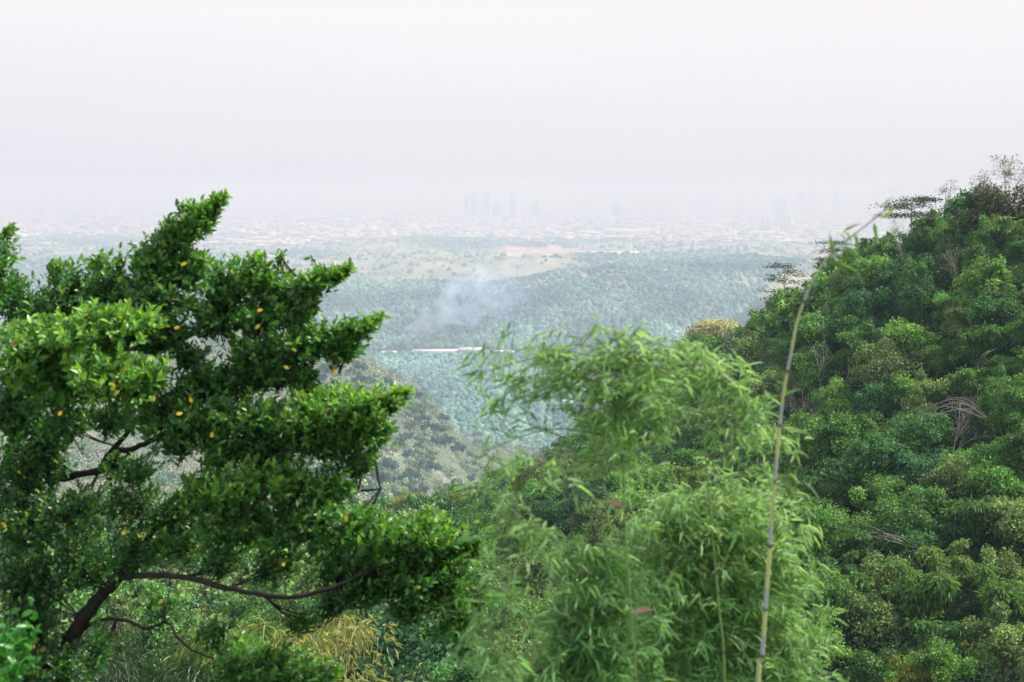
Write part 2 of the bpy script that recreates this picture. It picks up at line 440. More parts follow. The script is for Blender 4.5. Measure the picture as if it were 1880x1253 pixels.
def far_wood(name, label, y0, y1, n, rmin, rmax, dens_fn, cols):
    u = rng.uniform(-.385, .385, n); Y = np.sqrt(rng.uniform(y0 ** 2, y1 ** 2, n)); X = u * Y
    k = dens_fn(X, Y) > rng.random(n); X, Y = X[k], Y[k]
    z = ground(X, Y); r = rng.uniform(rmin, rmax, len(X)) * (1 + .35 * (rng.random(len(X)) > .9))
    k = seen(X, Y, z + r * 1.4); X, Y, z, r = X[k], Y[k], z[k], r[k]
    m = len(X)
    sc_ = np.stack([r * rng.uniform(.8, 1.2, m), r * rng.uniform(.8, 1.2, m), r * rng.uniform(.8, 1.7, m)], 1)
    a = rng.uniform(0, 6.3, m); ca, sa = np.cos(a)[:, None], np.sin(a)[:, None]
    jit = 1 + rng.uniform(-.22, .22, (m, len(DV)))
    V = DV[None] * jit[:, :, None]
    V = np.stack([V[..., 0] * ca - V[..., 1] * sa, V[..., 0] * sa + V[..., 1] * ca, V[..., 2]], -1) * sc_[:, None]
    V = V + np.stack([X, Y, z - r * .1], 1)[:, None]
    T = DTR[None] + (np.arange(m) * len(DV))[:, None, None]
    c = np.array(cols)[rng.integers(0, len(cols), m)] * rng.uniform(.6, 1.4, (m, 1)) * (1 + 2.4 * fbm(X / 170, Y / 260, 77, 4))[:, None]
    c = np.repeat(c, len(DV), 0)
    g = Geo(); g.add(V.reshape(-1, 3), T.reshape(-1, 3), c)
    o = g.build(name, m_far, smooth=True); tag(o, label, 'forest', kind='stuff')
    return o
GRN = [(.09, .18, .15), (.11, .20, .155), (.07, .15, .13), (.14, .22, .15), (.085, .17, .14)]  # greens lightened and blued to paint in part of the haze veil
PALE = [(.20, .19, .11), (.15, .165, .08), (.05, .085, .035), (.11, .12, .06)]
def d_valley(X, Y): return 1.0 - ((Y > 2425) & (X / Y > -.10) & (X / Y < .006))
far_wood('valley_forest', 'blue green forest filling the valley floor beyond the brown spur', 1450, 2460, 36000, 2.8, 5.6, d_valley, GRN)
far_wood('hill_forest', 'dense forest on the low rounded hills beyond the smoke', 2500, 4000, 62000, 4, 7.5,
         lambda X, Y: np.clip(1.05 - cover(X, Y)[0] * .9, .05, 1), GRN + [(.20, .25, .17), (.12, .20, .15)])
far_wood('plain_forest', 'patchy woodland between the dry fields and the city', 4000, 8600, 42000, 5, 11,
         lambda X, Y: np.clip(.95 - cover(X, Y)[0] * 1.0 - cover(X, Y)[1] * 3 - ((Y > 5000) & (Y < 5570) & (X / Y > .028) & (X / Y < .115)), 0, 1) * (1 - .75 * sstep(Y, 7000, 8600)), GRN + [(.17, .22, .13), (.14, .19, .13)])

# ------------------------------------------------------------------ city
m_wall = mat('pale_wall', (1, 1, 1), .7, .3, tint=True, objcol=True)
m_roof = mat('sheet_roof', (1, 1, 1), .45, .4, tint=True, objcol=True)
m_glass = mat('dark_glazing', (.10, .13, .16), .2, .5)
def house_mesh(hip):
    w = Geo(); box(w, (0, 0, .35), (1, 1, .7))
    for s in (-.25, .05, .3): box(w, (s, -.502, .4), (.12, .01, .2), col=(.25, .28, .3))
    r = Geo()
    e = .53; z0 = .7; z1 = 1.0; k = .25 if hip else .53
    V = [(-e, -e, z0), (e, -e, z0), (e, e, z0), (-e, e, z0), (-k, 0, z1), (k, 0, z1)]
    r.add(V, [(0, 1, 5), (0, 5, 4), (2, 3, 4), (2, 4, 5), (3, 0, 4), (1, 2, 5), (0, 2, 1), (0, 3, 2)])
    w.V += r.V; w.T += [t + w.n for t in r.T]; w.C += r.C; w.M += [m + 1 for m in r.M]; w.n += r.n
    return w.mesh('building', [m_wall, m_roof])
def block_mesh():
    g = Geo(); box(g, (0, 0, .5), (1, 1, 1)); box(g, (.2, .1, 1.06), (.3, .3, .12))
    for k in range(3): box(g, (0, -.502, .2 + .28 * k), (.9, .01, .1), col=(.35, .4, .45))
    return g.mesh('building', [m_wall])
HM = [house_mesh(True), house_mesh(False), block_mesh()]
# candidate sites
N = 26000
u = rng.uniform(-.37, .30, N); Y = np.exp(rng.uniform(math.log(6600), math.log(23000), N)); X = u * Y
k = (vnoise(X / 500, Y / 900, 61) * .6 + vnoise(X / 1700, Y / 2600, 66) * .6 + sstep(Y, 7000, 9500) * .45) > .74
X, Y = X[k], Y[k]; z = ground(X, Y)
w = rng.uniform(16, 60, len(X)) * np.where(rng.random(len(X)) > .93, 3.2, 1); dp = rng.uniform(14, 40, len(X)) * np.where(w > 50, 2, 1)
h = rng.uniform(5, 13, len(X)); h = np.where(rng.random(len(X)) > .95, h * 2.6, h)
size = w * h / Y ** 2 * np.where(Y > 16500, .2, 1)
order = np.argsort(-size)
bright = rng.uniform(.45, .85, len(X)); 
CG = 'low pale buildings spread over the hazy plain'
LB = ['low pale pitched-roof building far off in the hazy city', 'pale gable-roofed shed far off in the hazy city', 'pale flat-roofed block far off in the hazy city']
for j in order[:285]:
    v = int(rng.integers(0, 3)); c = .35 + .6 * rng.random()
    o = bpy.data.objects.new('city_building', HM[v]); COL.objects.link(o)
    o.location = (X[j], Y[j], z[j] - .3); o.scale = (w[j], dp[j], h[j]); o.rotation_euler = (0, 0, rng.uniform(-.5, .5))
    o.color = (c, c * rng.uniform(.9, 1), c * rng.uniform(.82, 1), 1)
    tag(o, LB[v], 'building', CG + ', kind %s' % ('hipped', 'gabled', 'flat')[v])
g = Geo()
for j in order[285:]:
    c = .15 + .75 * rng.random(); box(g, (X[j], Y[j], z[j] + h[j] / 2), (w[j], dp[j], h[j]), rng.uniform(-.5, .5), (c, c * .96, c * .93))
tag(g.build('distant_city', m_wall), 'countless tiny pale houses of the city on the plain', 'city', kind='stuff')

def tower(px, top, basey, wpx, label, col=(.42, .48, .55), depth=.8, kind=0, group=None):
    Yb = .82 * H * F / ((basey - 335) * 1.0)
    p = at(px, basey, Yb); p[2] = ground(p[0], p[1])[0]
    hh = at(px, top, Yb)[2] - p[2]; ww = wpx / F * Yb
    r = empty('high_rise_tower', p, label, 'tower', group, rz=rng.uniform(-.15, .15))
    g = Geo(); dd = ww * depth
    box(g, (0, 0, hh / 2 * .96), (ww, dd, hh * .96)); box(g, (0, 0, hh * .03), (ww * 1.3, dd * 1.3, hh * .06 + .2))
    for sx in (-1, 0, 1): box(g, (sx * ww * .33, -dd / 2 - .2, hh * .5), (ww * .05, .5, hh * .88), col=(.6, .6, .6))
    part('wall', g.mesh('wall', [m_wall]), r, col)
    g = Geo()
    nfl = 9
    for k in range(nfl): box(g, (0, -dd / 2 - .02, hh * (.12 + .8 * k / nfl)), (ww * .9, .3, hh * .045))
    part('window_band', g.mesh('window_band', [m_glass]), r)
    g = Geo()
    if kind == 0: box(g, (0, 0, hh * .98), (ww * .5, dd * .5, hh * .04))
    elif kind == 1: tube(g, [(0, 0, hh * .95), (0, 0, hh * 1.0), (0, 0, hh * 1.1)], [ww * .2, ww * .14, ww * .02], 6)
    else: box(g, (-ww * .38, 0, hh * 1.02), (ww * .22, dd * .8, hh * .12)); box(g, (ww * .38, 0, hh * 1.02), (ww * .22, dd * .8, hh * .12))
    part('rooftop', g.mesh('rooftop', [m_wall]), r, col)
T1 = (.12, .17, .24); T2 = (.7, .7, .68); T3 = (.8, .78, .72)
towers = [
 (857, 358, 385, 8, 'leftmost dim grey tower of the tight cluster left of centre on the skyline', T1, 0),
 (870, 353, 386, 9, 'second tower from the left in the tight cluster left of centre', T1, 0),
 (882, 356, 385, 6, 'slim middle tower in the tight cluster left of centre on the skyline', T1, 0),
 (893, 351, 386, 10, 'tallest tower at the right end of the tight skyline cluster left of centre', T1, 0),
 (911, 371, 387, 12, 'short squat block just right of the tight skyline cluster', T1, 0),
 (942, 356, 388, 10, 'lone slim grey tower standing right of the tight skyline cluster', (.14, .2, .27), 1),
 (976, 371, 385, 6, 'left slim tower of the pale pair near the middle of the skyline', T2, 0),
 (985, 368, 386, 9, 'wider grey tower of the pale pair near the middle of the skyline', T1, 0),
 (1131, 371, 388, 10, 'blue grey tower block with a pale neighbour right of the middle', (.14, .24, .33), 0),
 (1141, 369, 387, 8, 'pale striped tower block beside the blue grey one right of the middle', T3, 0),
 (1295, 350, 371, 12, 'tall faint glass tower alone on the skyline above the forest hill', T1, 1),
 (1308, 357, 372, 6, 'slim pale tower beside the tall faint glass tower', T3, 0),
 (1357, 367, 381, 7, 'small pale tower between the lone glass tower and the notched block', T3, 0),
 (1433, 365, 386, 19, 'broad blue grey slab block left of the notched block', T1, 0),
 (1470, 352, 378, 9, 'left upright of the wide hollow-topped block on the skyline', T1, 0),
 (1481, 360, 379, 14, 'lower middle of the wide hollow-topped block on the skyline', T2, 0),
 (1492, 352, 378, 8, 'right upright of the wide hollow-topped block on the skyline', T1, 0),
 (1533, 352, 384, 7, 'dark left half of the slim twin tower right of the hollow-topped block', (.12, .17, .24), 0),
 (1540, 350, 384, 7, 'pale right half of the slim twin tower right of the hollow-topped block', T2, 0),
 (1592, 356, 384, 8, 'sunlit cream tower between the twin tower and the forest ridge', (.85, .74, .62), 1),
 (1606, 339, 371, 11, 'pale tower at the left end of the ghostly cluster by the ridge', T1, 0),
 (1621, 349, 371, 8, 'lower second tower in the ghostly cluster by the ridge', T1, 0),
 (1637, 341, 372, 12, 'wide third tower in the ghostly cluster by the ridge', T1, 0),
 (1653, 341, 372, 12, 'wide fourth tower in the ghostly cluster by the ridge', T1, 0),
 (1675, 338, 370, 9, 'tallest slim tower of the ghostly cluster by the ridge', T1, 0),
 (1698, 339, 370, 7, 'slim tower next to last in the ghostly cluster by the ridge', T1, 1),
 (1715, 343, 370, 10, 'grey tower close to the top of the forest ridge', T1, 0),
 (1729, 339, 370, 9, 'last faint tower before the wispy bamboo on the ridge', T1, 0),
 (1401, 396, 410, 7, 'left block of the two bright cream blocks above the green plain', T3, 0),
 (1411, 395, 410, 8, 'right block of the two bright cream blocks above the green plain', T3, 0),
 (1435, 393, 409, 4, 'first slim white block of the row of three above the plain', T2, 0),
 (1442, 393, 409, 4, 'middle slim white block of the row of three above the plain', T2, 0),
 (1449, 392, 409, 4, 'third slim white block of the row of three above the plain', T2, 0)]
for px, tp, bs_, wp, lb, c, kd in towers: tower(px, tp, bs_, wp, lb, c, kind=kd)

# long sheds and village roofs nearer by
def shed(px, py, wm, dm, hm, label, col=(.8, .8, .78), rz=0.0, Y=None, group=None):
    p = ground_hit(px, py, 1600, 9000) if Y is None else at(px, py, Y)
    p[2] = ground(p[0], p[1])[0]
    r = empty('warehouse', p, label, 'warehouse', group, rz=rz)
    g = Geo(); box(g, (0, 0, hm * .35 - 3), (wm, dm, hm * .7 + 6)); part('wall', g.mesh('wall', [m_wall]), r, tuple(.8 * c for c in col))
    g = Geo(); e = .51; n = 3
    for k in range(n):
        y0, y1 = (-.5 + k / n) * dm, (-.5 + (k + 1) / n) * dm; a = wm * e
        V = [(-a, y0, hm * .7), (a, y0, hm * .7), (a, y1, hm * .7), (-a, y1, hm * .7), (-a, (y0 + y1) / 2, hm), (a, (y0 + y1) / 2, hm)]
        g.add(V, [(0, 1, 5), (0, 5, 4), (2, 3, 4), (2, 4, 5), (3, 0, 4), (1, 2, 5)])
    part('roof', g.mesh('roof', [m_roof]), r, col)
shed(1128, 477, 185, 60, 15, 'long white factory hall beside the pale quarry', (.9, .88, .86), Y=5500)
shed(1078, 478, 80, 40, 9, 'low pink-white annex at the quarry end of the long white factory hall', (.8, .72, .7), Y=5500)
shed(800, 650, 80, 22, 5, 'long white warehouse roof at the foot of the smoke plume', (.62, .61, .6), .04, Y=2450)
shed(868, 649, 46, 24, 7, 'white warehouse with raised gable right of the long one by the smoke', (.66, .65, .64), -.06, Y=2440)
shed(925, 654, 34, 22, 6, 'small white shed at the right end of the valley warehouse row', (.75, .74, .72), .1, Y=2420)
shed(714, 648, 26, 16, 5, 'small pale shed left of the smoke plume in the valley', (.75, .75, .75), 0, Y=2430)
shed(1480, 410, 190, 60, 10, 'long white hall at the edge of the green plain beside the ridge', (.9, .88, .85), Y=8600)
for q, (px, py, w_) in enumerate([(1449, 447, 30), (1456, 442, 24), (1464, 440, 28), (1472, 446, 30), (1479, 443, 22), (1487, 447, 26), (1462, 450, 20)]):
    p = at(px, py, 6900); p[2] = ground(p[0], p[1])[0]
    o = bpy.data.objects.new('village_house', HM[q % 3]); COL.objects.link(o); o.location = p; o.scale = (w_, w_ * .8, 12); o.rotation_euler = (0, 0, q * .4)
    o.color = (.9, .86, .82, 1); tag(o, 'bright white house in the small cluster at the left foot of the ridge', 'house', 'bright white houses clustered left of the ridge')
for q, (px, py, Yv) in enumerate([(1018, 705, 2150), (1005, 711, 2150), (1062, 745, 1900), (1072, 752, 1850), (1040, 768, 1750)]):
    p = at(px, py, Yv); p[2] = ground(p[0], p[1])[0]
    o = bpy.data.objects.new('village_house', HM[q % 2]); COL.objects.link(o); o.location = p + np.array([0, 0, 2]); o.scale = (14, 10, 7); o.rotation_euler = (0, 0, q * .7)
    o.color = (.85, .85, .85, 1); tag(o, 'white roofed house in the valley glimpsed through the bamboo leaves', 'house', 'white roofed valley houses behind the bamboo')

# pylon on the forest hill
def pylon():
    p = ground_hit(1340, 590, 1700, 3600)
    r = empty('power_pylon', p, 'thin lattice power pylon standing on the blue green hill left of the ridge', 'pylon')
    hh = 66 / F * p[1]; g = Geo(); m = mat('galvanised_steel', (.45, .46, .48), .5, .5)
    b = hh * .10
    for sx in (-1, 1):
        for sy in (-1, 1): tube(g, [(sx * b, sy * b, 0), (sx * b * .35, sy * b * .35, hh * .6), (0, 0, hh)], .42, 4)
    for k in range(9):
        z0, z1 = hh * k / 10, hh * (k + 1) / 10; f0, f1 = b * (1 - k / 10), b * (1 - (k + 1) / 10)
        for s in (-1, 1): tube(g, [(-s * f0, -f0, z0), (0, -(f0 + f1) / 2, (z0 + z1) / 2), (s * f1, -f1, z1)], .25, 3)
    part('lattice_mast', g.mesh('lattice_mast', [m]), r)
    g = Geo()
    for z_, w_ in ((.68, .16), (.8, .13), (.92, .10)): tube(g, [(-hh * w_, 0, hh * z_), (0, 0, hh * z_ + 1), (hh * w_, 0, hh * z_)], .4, 4)
    part('cross_arm', g.mesh('cross_arm', [m]), r)
pylon()

# ------------------------------------------------------------------ smoke
def smoke():
    c = [(735, 640, 3), (740, 626, 6), (752, 610, 11), (782, 592, 19), (820, 572, 34), (860, 550, 44), (905, 533, 55), (960, 520, 62), (1010, 512, 58)]
    P = np.array([at(a, b, 2520 + 6 * i) for i, (a, b, r) in enumerate(c)])
    S = spline(np.c_[P, np.array([r for _, _, r in c])], 40)
    g = Geo(); sides = 14
    wob = 1 + .25 * fbm(np.repeat(np.arange(40), sides) * .5, np.tile(np.arange(sides), 40) * .0 + 3, 5, 2)
    tube(g, S[:, :3], S[:, 3], sides)
    V = g.V[0].reshape(40, sides, 3); ctr = S[:, None, :3]
    ang = np.arange(sides) / sides
    V = ctr + (V - ctr) * (1 + .45 * np.sin(np.arange(40)[:, None] * .9 + 2 * np.sin(6.28 * ang)[None] * 1.3)[..., None] * .5)
    g.V[0] = V.reshape(-1, 3)
    n = g.n; g.add([V[0].mean(0), V[-1].mean(0)], np.zeros((0, 3)))
    caps = [[n, (k + 1) % sides, k] for k in range(sides)] + [[n + 1, 39 * sides + k, 39 * sides + (k + 1) % sides] for k in range(sides)]
    g.T.append(np.array(caps)); g.M.append(np.zeros(len(caps), int))
    m = bpy.data.materials.new('smoke'); m.use_nodes = True; t = m.node_tree; t.nodes.clear()
    o = t.nodes.new('ShaderNodeOutputMaterial'); v = t.nodes.new('ShaderNodeVolumePrincipled')
    v.inputs['Color'].default_value = (.38, .62, 1.05, 1); v.inputs['Absorption Color'].default_value = (1, 1, 1, 1)
    ge = t.nodes.new('ShaderNodeNewGeometry'); nz = t.nodes.new('ShaderNodeTexNoise'); nz.inputs['Scale'].default_value = .03; nz.inputs['Detail'].default_value = 3
    mr = t.nodes.new('ShaderNodeMapRange'); mr.inputs['From Min'].default_value = .42; mr.inputs['From Max'].default_value = .68; mr.inputs['To Max'].default_value = 1
    se = t.nodes.new('ShaderNodeSeparateXYZ'); fx = t.nodes.new('ShaderNodeMapRange')
    fx.inputs['From Min'].default_value = float(P[0][0]); fx.inputs['From Max'].default_value = float(P[-1][0]); fx.inputs['To Min'].default_value = 1; fx.inputs['To Max'].default_value = 0
    pw = t.nodes.new('ShaderNodeMath'); pw.operation = 'POWER'; pw.inputs[1].default_value = 1.8
    mm = t.nodes.new('ShaderNodeMath'); mm.operation = 'MULTIPLY'; m2 = t.nodes.new('ShaderNodeMath'); m2.operation = 'MULTIPLY'; m2.inputs[1].default_value = .085
    t.links.new(ge.outputs['Position'], nz.inputs['Vector']); t.links.new(nz.outputs['Fac'], mr.inputs['Value'])
    t.links.new(ge.outputs['Position'], se.inputs[0]); t.links.new(se.outputs['X'], fx.inputs['Value']); t.links.new(fx.outputs[0], pw.inputs[0])
    t.links.new(pw.outputs[0], mm.inputs[0]); t.links.new(mr.outputs[0], mm.inputs[1]); t.links.new(mm.outputs[0], m2.inputs[0])
    t.links.new(m2.outputs[0], v.inputs['Density']); t.links.new(v.outputs[0], o.inputs['Volume'])
    tag(g.build('smoke_plume', m, smooth=True), 'thin bluish smoke plume rising from the valley warehouses and drifting right', 'smoke', kind='stuff')
smoke()

# ------------------------------------------------------------------ hill trees: variants
def crown_broad(seed, rx=4, rz=3.6, nb=16, n=4200, ls=.42, loose=.5, flat=1.0, name='crown'):
    global rng
    keep = rng; rng = np.random.default_rng(seed)
    g = Geo()
    a = rng.uniform(0, 2 * math.pi, nb); el = np.arcsin(rng.uniform(-.35, .95, nb)); rr = rng.uniform(.45, 1.0, nb)
    C = np.stack([rx * rr * np.cos(a) * np.cos(el), rx * rr * np.sin(a) * np.cos(el), rz * rr * np.sin(el) * flat], 1)
    br = rng.uniform(.18, .42, nb) * rx
    tb = rng.uniform(.6, 1.45, nb)
    idx = rng.integers(0, nb, n)
    d_ = rand_dir(n); d_[:, 2] = np.where(rng.random(n) < .6, np.abs(d_[:, 2]), d_[:, 2])
    rad = br[idx] * (1 - rng.random(n) ** 2 * loose)
    P = C[idx] + d_ * rad[:, None] * np.array([1, 1, .8]) 
    P *= (1 + .06 * rng.normal(size=(n, 1)))
    N_ = norm(d_ + .55 * rng.normal(size=(n, 3)) + np.array([0, 0, .5]))
    D_ = rand_dir(n) + np.array([0, 0, -.25])
    V, T = place(DIA, DT, P, D_, N_, ls * rng.uniform(.6, 1.4, n), ls * rng.uniform(.5, 1., n))
    tint = tb[idx][:, None] * rng.uniform(.45, 1.65, (n, 1)) * np.array([1, 1, 1]) + rng.normal(0, .05, (n, 3))
    g.add(V, T, np.repeat(np.clip(tint, .2, 2), 4, 0))
    me = g.mesh(name, [m_leaf]); rng = keep
    return me
def trunk_mesh(seed, h, r=.22, m=None, name='trunk', up=2.0):
    rr = np.random.default_rng(seed); g = Geo()
    pts = np.array([[0, 0, -1.0], [rr.normal(0, .1), rr.normal(0, .1), h * .3], [rr.normal(0, .3), rr.normal(0, .3), h * .65], [rr.normal(0, .5), rr.normal(0, .5), h]])
    tube(g, spline(pts, 10), np.linspace(r, r * .35, 10), 6)
    for k in range(5):
        a = rr.uniform(0, 6.3); q = spline(pts, 10)[4 + k % 4]; e = q + np.array([math.cos(a) * up, math.sin(a) * up, rr.uniform(.8, 2)])
        tube(g, spline([q, (q + e) / 2 + [0, 0, .3], e], 6), np.linspace(r * .45, r * .12, 6), 4)
    return g.mesh(name, [m or m_bark])
def bare_tree(seed, h=9, m=None):
    """trunk mesh and twig mesh of a leafless tree"""
    rr = np.random.default_rng(seed); gt = Geo(); gw = Geo()
    def br(p, d_, ln, r, lev):
        n = 6; pts = [p]; dd = d_.copy()
        for k in range(n):
            dd = dd + rr.normal(0, .13, 3) + np.array([0, 0, .05]); dd /= np.linalg.norm(dd); pts.append(pts[-1] + dd * ln / n)
        tube(gt if lev < 2 else gw, pts, np.linspace(r, r * .5, n + 1), 4 if lev else 6)
        if lev < 4:
            for k in range(4 if lev < 3 else 3):
                q = pts[rr.integers(2, n + 1)]; nd = dd + rr.normal(0, .55, 3); nd[2] = abs(nd[2]) * .9 + .1; nd /= np.linalg.norm(nd)
                br(np.array(q), nd, ln * rr.uniform(.45, .7), r * .5, lev + 1)
    br(np.array([0, 0, -.5]), np.array([0, 0, 1.]), h * .5, .10, 0)
    return gt.mesh('trunk', [m or m_pale]), gw.mesh('twigs', [m or m_pale])
def bamboo_clump(seed, n=14, h=9, spread=3.6, leaves=3400, ll=.95, lw=.24):
    rr = np.random.default_rng(seed); gs = Geo(); P = []; D_ = []
    for k in range(n):
        a = rr.uniform(0, 6.3); s = rr.uniform(.4, 1) * spread; hh = h * rr.uniform(.65, 1.05)
        ctrl = [(0.3 * math.cos(a), .3 * math.sin(a), -.5), (s * .2 * math.cos(a), s * .2 * math.sin(a), hh * .5),
                (s * .6 * math.cos(a), s * .6 * math.sin(a), hh * .92), (s * 1.05 * math.cos(a), s * 1.05 * math.sin(a), hh * rr.uniform(.78, 1.0))]
        sp = spline(ctrl, 14); tube(gs, sp, np.linspace(.05, .012, 14), 4)
        m = leaves // n; t = rr.uniform(.3, 1, m) ** .8 * 13; i_ = np.minimum(t.astype(int), 12); f = (t - i_)[:, None]
        base_ = sp[i_] * (1 - f) + sp[i_ + 1] * f
        lat = rr.normal(size=(m, 3)) * np.array([1, 1, .35]); lat = norm(lat) * rr.uniform(0, 1, (m, 1)) * 1.0
        P.append(base_ + lat + np.array([0, 0, -.25]) * np.linalg.norm(lat, axis=1, keepdims=True)); D_.append(lat * .8 + np.array([0, 0, -.6]) + rr.normal(0, .3, (m, 3)))
    P = np.concatenate(P); D_ = np.concatenate(D_); m = len(P)
    N_ = norm(rr.normal(size=(m, 3)) * .6 + np.array([0, 0, 1.]))
    V, T = place(DIA, DT, P, D_, N_, ll * rr.uniform(.6, 1.3, m), ll * lw)
    g = Geo(); g.add(V, T, np.repeat(rr.uniform(.7, 1.35, (m, 1)) * np.ones(3), 4, 0))
    return gs.mesh('culms', [m_culm_far]), g.mesh('leaves', [m_leaf])
def tiered_tree(seed, h=12, tiers=6, r=4.2, n=2200, top=.62):
    rr = np.random.default_rng(seed); gt = Geo(); g = Geo()
    sp = spline([(0, 0, -1), (.1, 0, h * .4), (-.1, .1, h * .75), (0, 0, h)], 10); tube(gt, sp, np.linspace(.2, .06, 10), 6)
    for k in range(tiers):
        z_ = h * (1 - top * (k / (tiers - 1))); rad = r * (.35 + .65 * math.sin(math.pi * min(1, .25 + .62 * k / tiers)))
        for b in range(5):
            a = rr.uniform(0, 6.3); L_ = rad * rr.uniform(.55, 1); e = np.array([math.cos(a) * L_, math.sin(a) * L_, z_ + .25 * rr.normal()])
            s_ = np.array([0, 0, z_ - .5]); tube(gt, spline([s_, (s_ + e) / 2 + [0, 0, .1], e], 5), np.linspace(.06, .02, 5), 4)
            m = n // (tiers * 5); c = rr.normal(size=(m, 3)) * np.array([.62, .62, .13]) * rad * .42 + e * np.array([.8, .8, 1])
            V, T = place(DIA, DT, c, rr.normal(size=(m, 3)) * [1, 1, .3], rr.normal(size=(m, 3)) * .4 + [0, 0, 1], .36 * rr.uniform(.6, 1.3, m), .26)
            g.add(V, T, np.repeat(rr.uniform(.65, 1.3, (m, 1)) * np.ones(3), 4, 0))
    return gt.mesh('trunk', [m_pale]), g.mesh('crown', [m_leaf])
m_culm_far = mat('bamboo_stem_far', (.30, .30, .16), .6, .3)

CR = [crown_broad(100 + k, rx=4 + .5 * (k % 3), rz=3.2 + .7 * (k % 4), nb=24 + 3 * k, n=7000, ls=.38) for k in range(7)]
TR = [trunk_mesh(200 + k, 6.5) for k in range(3)]
BT = [bare_tree(300 + k, 9 + k) for k in range(4)]
BB = [bamboo_clump(400 + k, h=8.5 + k) for k in range(4)]
TT = [tiered_tree(500), tiered_tree(501, h=10, tiers=3, r=4.6, top=.22), tiered_tree(502, h=11, tiers=5)]

CRC = [crown_broad(900 + q, rx=4, rz=3.6, nb=12, n=1100, ls=.85) for q in range(3)]
LEAVES_CANOPY = Geo(); N_BROAD = [0]
GREENS = {'dark green': (.065, .165, .045), 'mid green': (.12, .26, .06), 'fresh green': (.17, .32, .07), 'olive green': (.17, .25, .085), 'bluish dark green': (.058, .155, .065)}
def broad(p, s, cname, label, group, v=None, col=None, rise=1.0, wide=1.0, name='broadleaf_tree'):
    v = int(rng.integers(0, 7)) if v is None else v
    if group and N_BROAD[0] >= 270:                  # past the cap: the far ones join one canopy mesh
        me = CRC[v % 3]; n_ = len(me.vertices); co = np.empty(n_ * 3); me.vertices.foreach_get('co', co); tr = np.empty(len(me.polygons) * 3, np.int32); me.polygons.foreach_get('vertices', tr)
        ti = np.empty(n_ * 4); me.attributes['tint'].data.foreach_get('color', ti)
        LEAVES_CANOPY.add((co.reshape(-1, 3) + [0, 0, 5.6]) * [s * wide, s * wide, s * rise] + np.array(p), tr.reshape(-1, 3), ti.reshape(-1, 4)[:, :3] * np.array(GREENS[cname])); return None
    N_BROAD[0] += 1 if group else 0
    r = empty(name, p, label, 'tree', group, rz=rng.uniform(0, 6.3), s=(s * wide, s * wide, s * rise))
    part('trunk', TR[v % 3], r)
    c = part('crown', CR[v], r, col or tuple(np.array(GREENS[cname]) * rng.uniform(.8, 1.2))); c.location = (0, 0, 5.6)
    return r
def simple(kind, meshes, p, s, label, group, cat, col=None, rise=1.0, rz=None):
    r = empty(kind, p, label, cat, group, rz=rng.uniform(0, 6.3) if rz is None else rz, s=(s, s, s * rise))
    nm = [m.name.split('.')[0] for m in meshes]
    for a, m in zip(nm, meshes): part(a, m, r, col if a in ('crown', 'leaves') else None)
    return r

# scattered forest of the right slope and the middle slope
def poisson(y0, y1, pxlo, pxhi, dmin, tries, keepf=None):
    u0, u1 = (pxlo - 940) / F, (pxhi - 940) / F
    Y = np.sqrt(rng.uniform(y0 ** 2, y1 ** 2, tries)); X = rng.uniform(u0, u1, tries) * Y
    out = []; cell = {}
    for x, y in zip(X, Y):
        c = (int(x // dmin), int(y // dmin)); ok = True
        for a in (-1, 0, 1):
            for b in (-1, 0, 1):
                for q in cell.get((c[0] + a, c[1] + b), ()):
                    if (q[0] - x) ** 2 + (q[1] - y) ** 2 < dmin ** 2: ok = False
        if ok: cell.setdefault(c, []).append((x, y)); out.append((x, y))
    P = np.array(out); return P[:, 0], P[:, 1]
X, Y = poisson(160 * K, 520 * K, -150, 1960, 6.2 * K, 17000)
Z = ground(X, Y)
k = seen(X, Y, Z + 6 * K); X, Y, Z = X[k], Y[k], Z[k]
PX, PY = project(np.stack([X, Y, Z + 6 * K], 1))
kk = (PY < 1330) & (PX > -150)
X, Y, Z, PX, PY = X[kk], Y[kk], Z[kk], PX[kk], PY[kk]
_o = np.argsort(np.hypot(X, Y) + 60 * (PX < 860) + 500 * (PX < 200)); X, Y, Z, PX, PY = X[_o], Y[_o], Z[_o], PX[_o], PY[_o]
print('slope trees', len(X))
for x, y, z_, px, py in zip(X, Y, Z, PX, PY):
    right = px > 1240 + (py - 640) * .1
    zone = 'upper' if py < 640 else ('middle' if py < 920 else 'lower')
    side = 'steep right hillside' if right else ('middle slope behind the bamboo' if px > 860 else 'slope behind the left tree')
    where = '%s part of the %s' % (zone, side)
    t = rng.random(); pos = (x, y, z_ - .2)
    bam = .42 if (right and zone == 'lower') else (.16 if right else .22)
    if not right: bam = .2
    if t < bam:
        c = [(.13, .26, .055), (.19, .29, .07), (.09, .21, .05)][int(rng.integers(0, 3))]
        simple('bamboo_clump', BB[int(rng.integers(0, 4))], pos, K * rng.uniform(.75, 1.2), 'feathery yellow green bamboo clump on the ' + where, 'bamboo clumps, ' + where, 'bamboo', c)
    elif t < bam + (.13 if zone != 'lower' else .05):
        simple('bare_tree', BT[int(rng.integers(0, 4))], pos, K * rng.uniform(1.0, 1.45), 'leafless pale grey tree on the ' + where, 'bare trees, ' + where, 'tree')
    else:
        cn = rng.choice(list(GREENS), p=[.25, .33, .16, .18, .08] if right else [.12, .3, .14, .32, .12])
        s = K * rng.uniform(.75, 1.35) * (.85 if y > 380 * K else 1) * (.72 if py < 500 else 1)
        broad(pos, s, cn, '%s broadleaf tree on the %s' % (cn, where), '%s broadleaf trees, %s' % (cn, where), rise=rng.uniform(.85, 1.3))

if LEAVES_CANOPY.n: tag(LEAVES_CANOPY.build('far_canopy', m_leaf), 'continuous canopy of the farthest small trees on the near slopes', 'forest', kind='stuff')
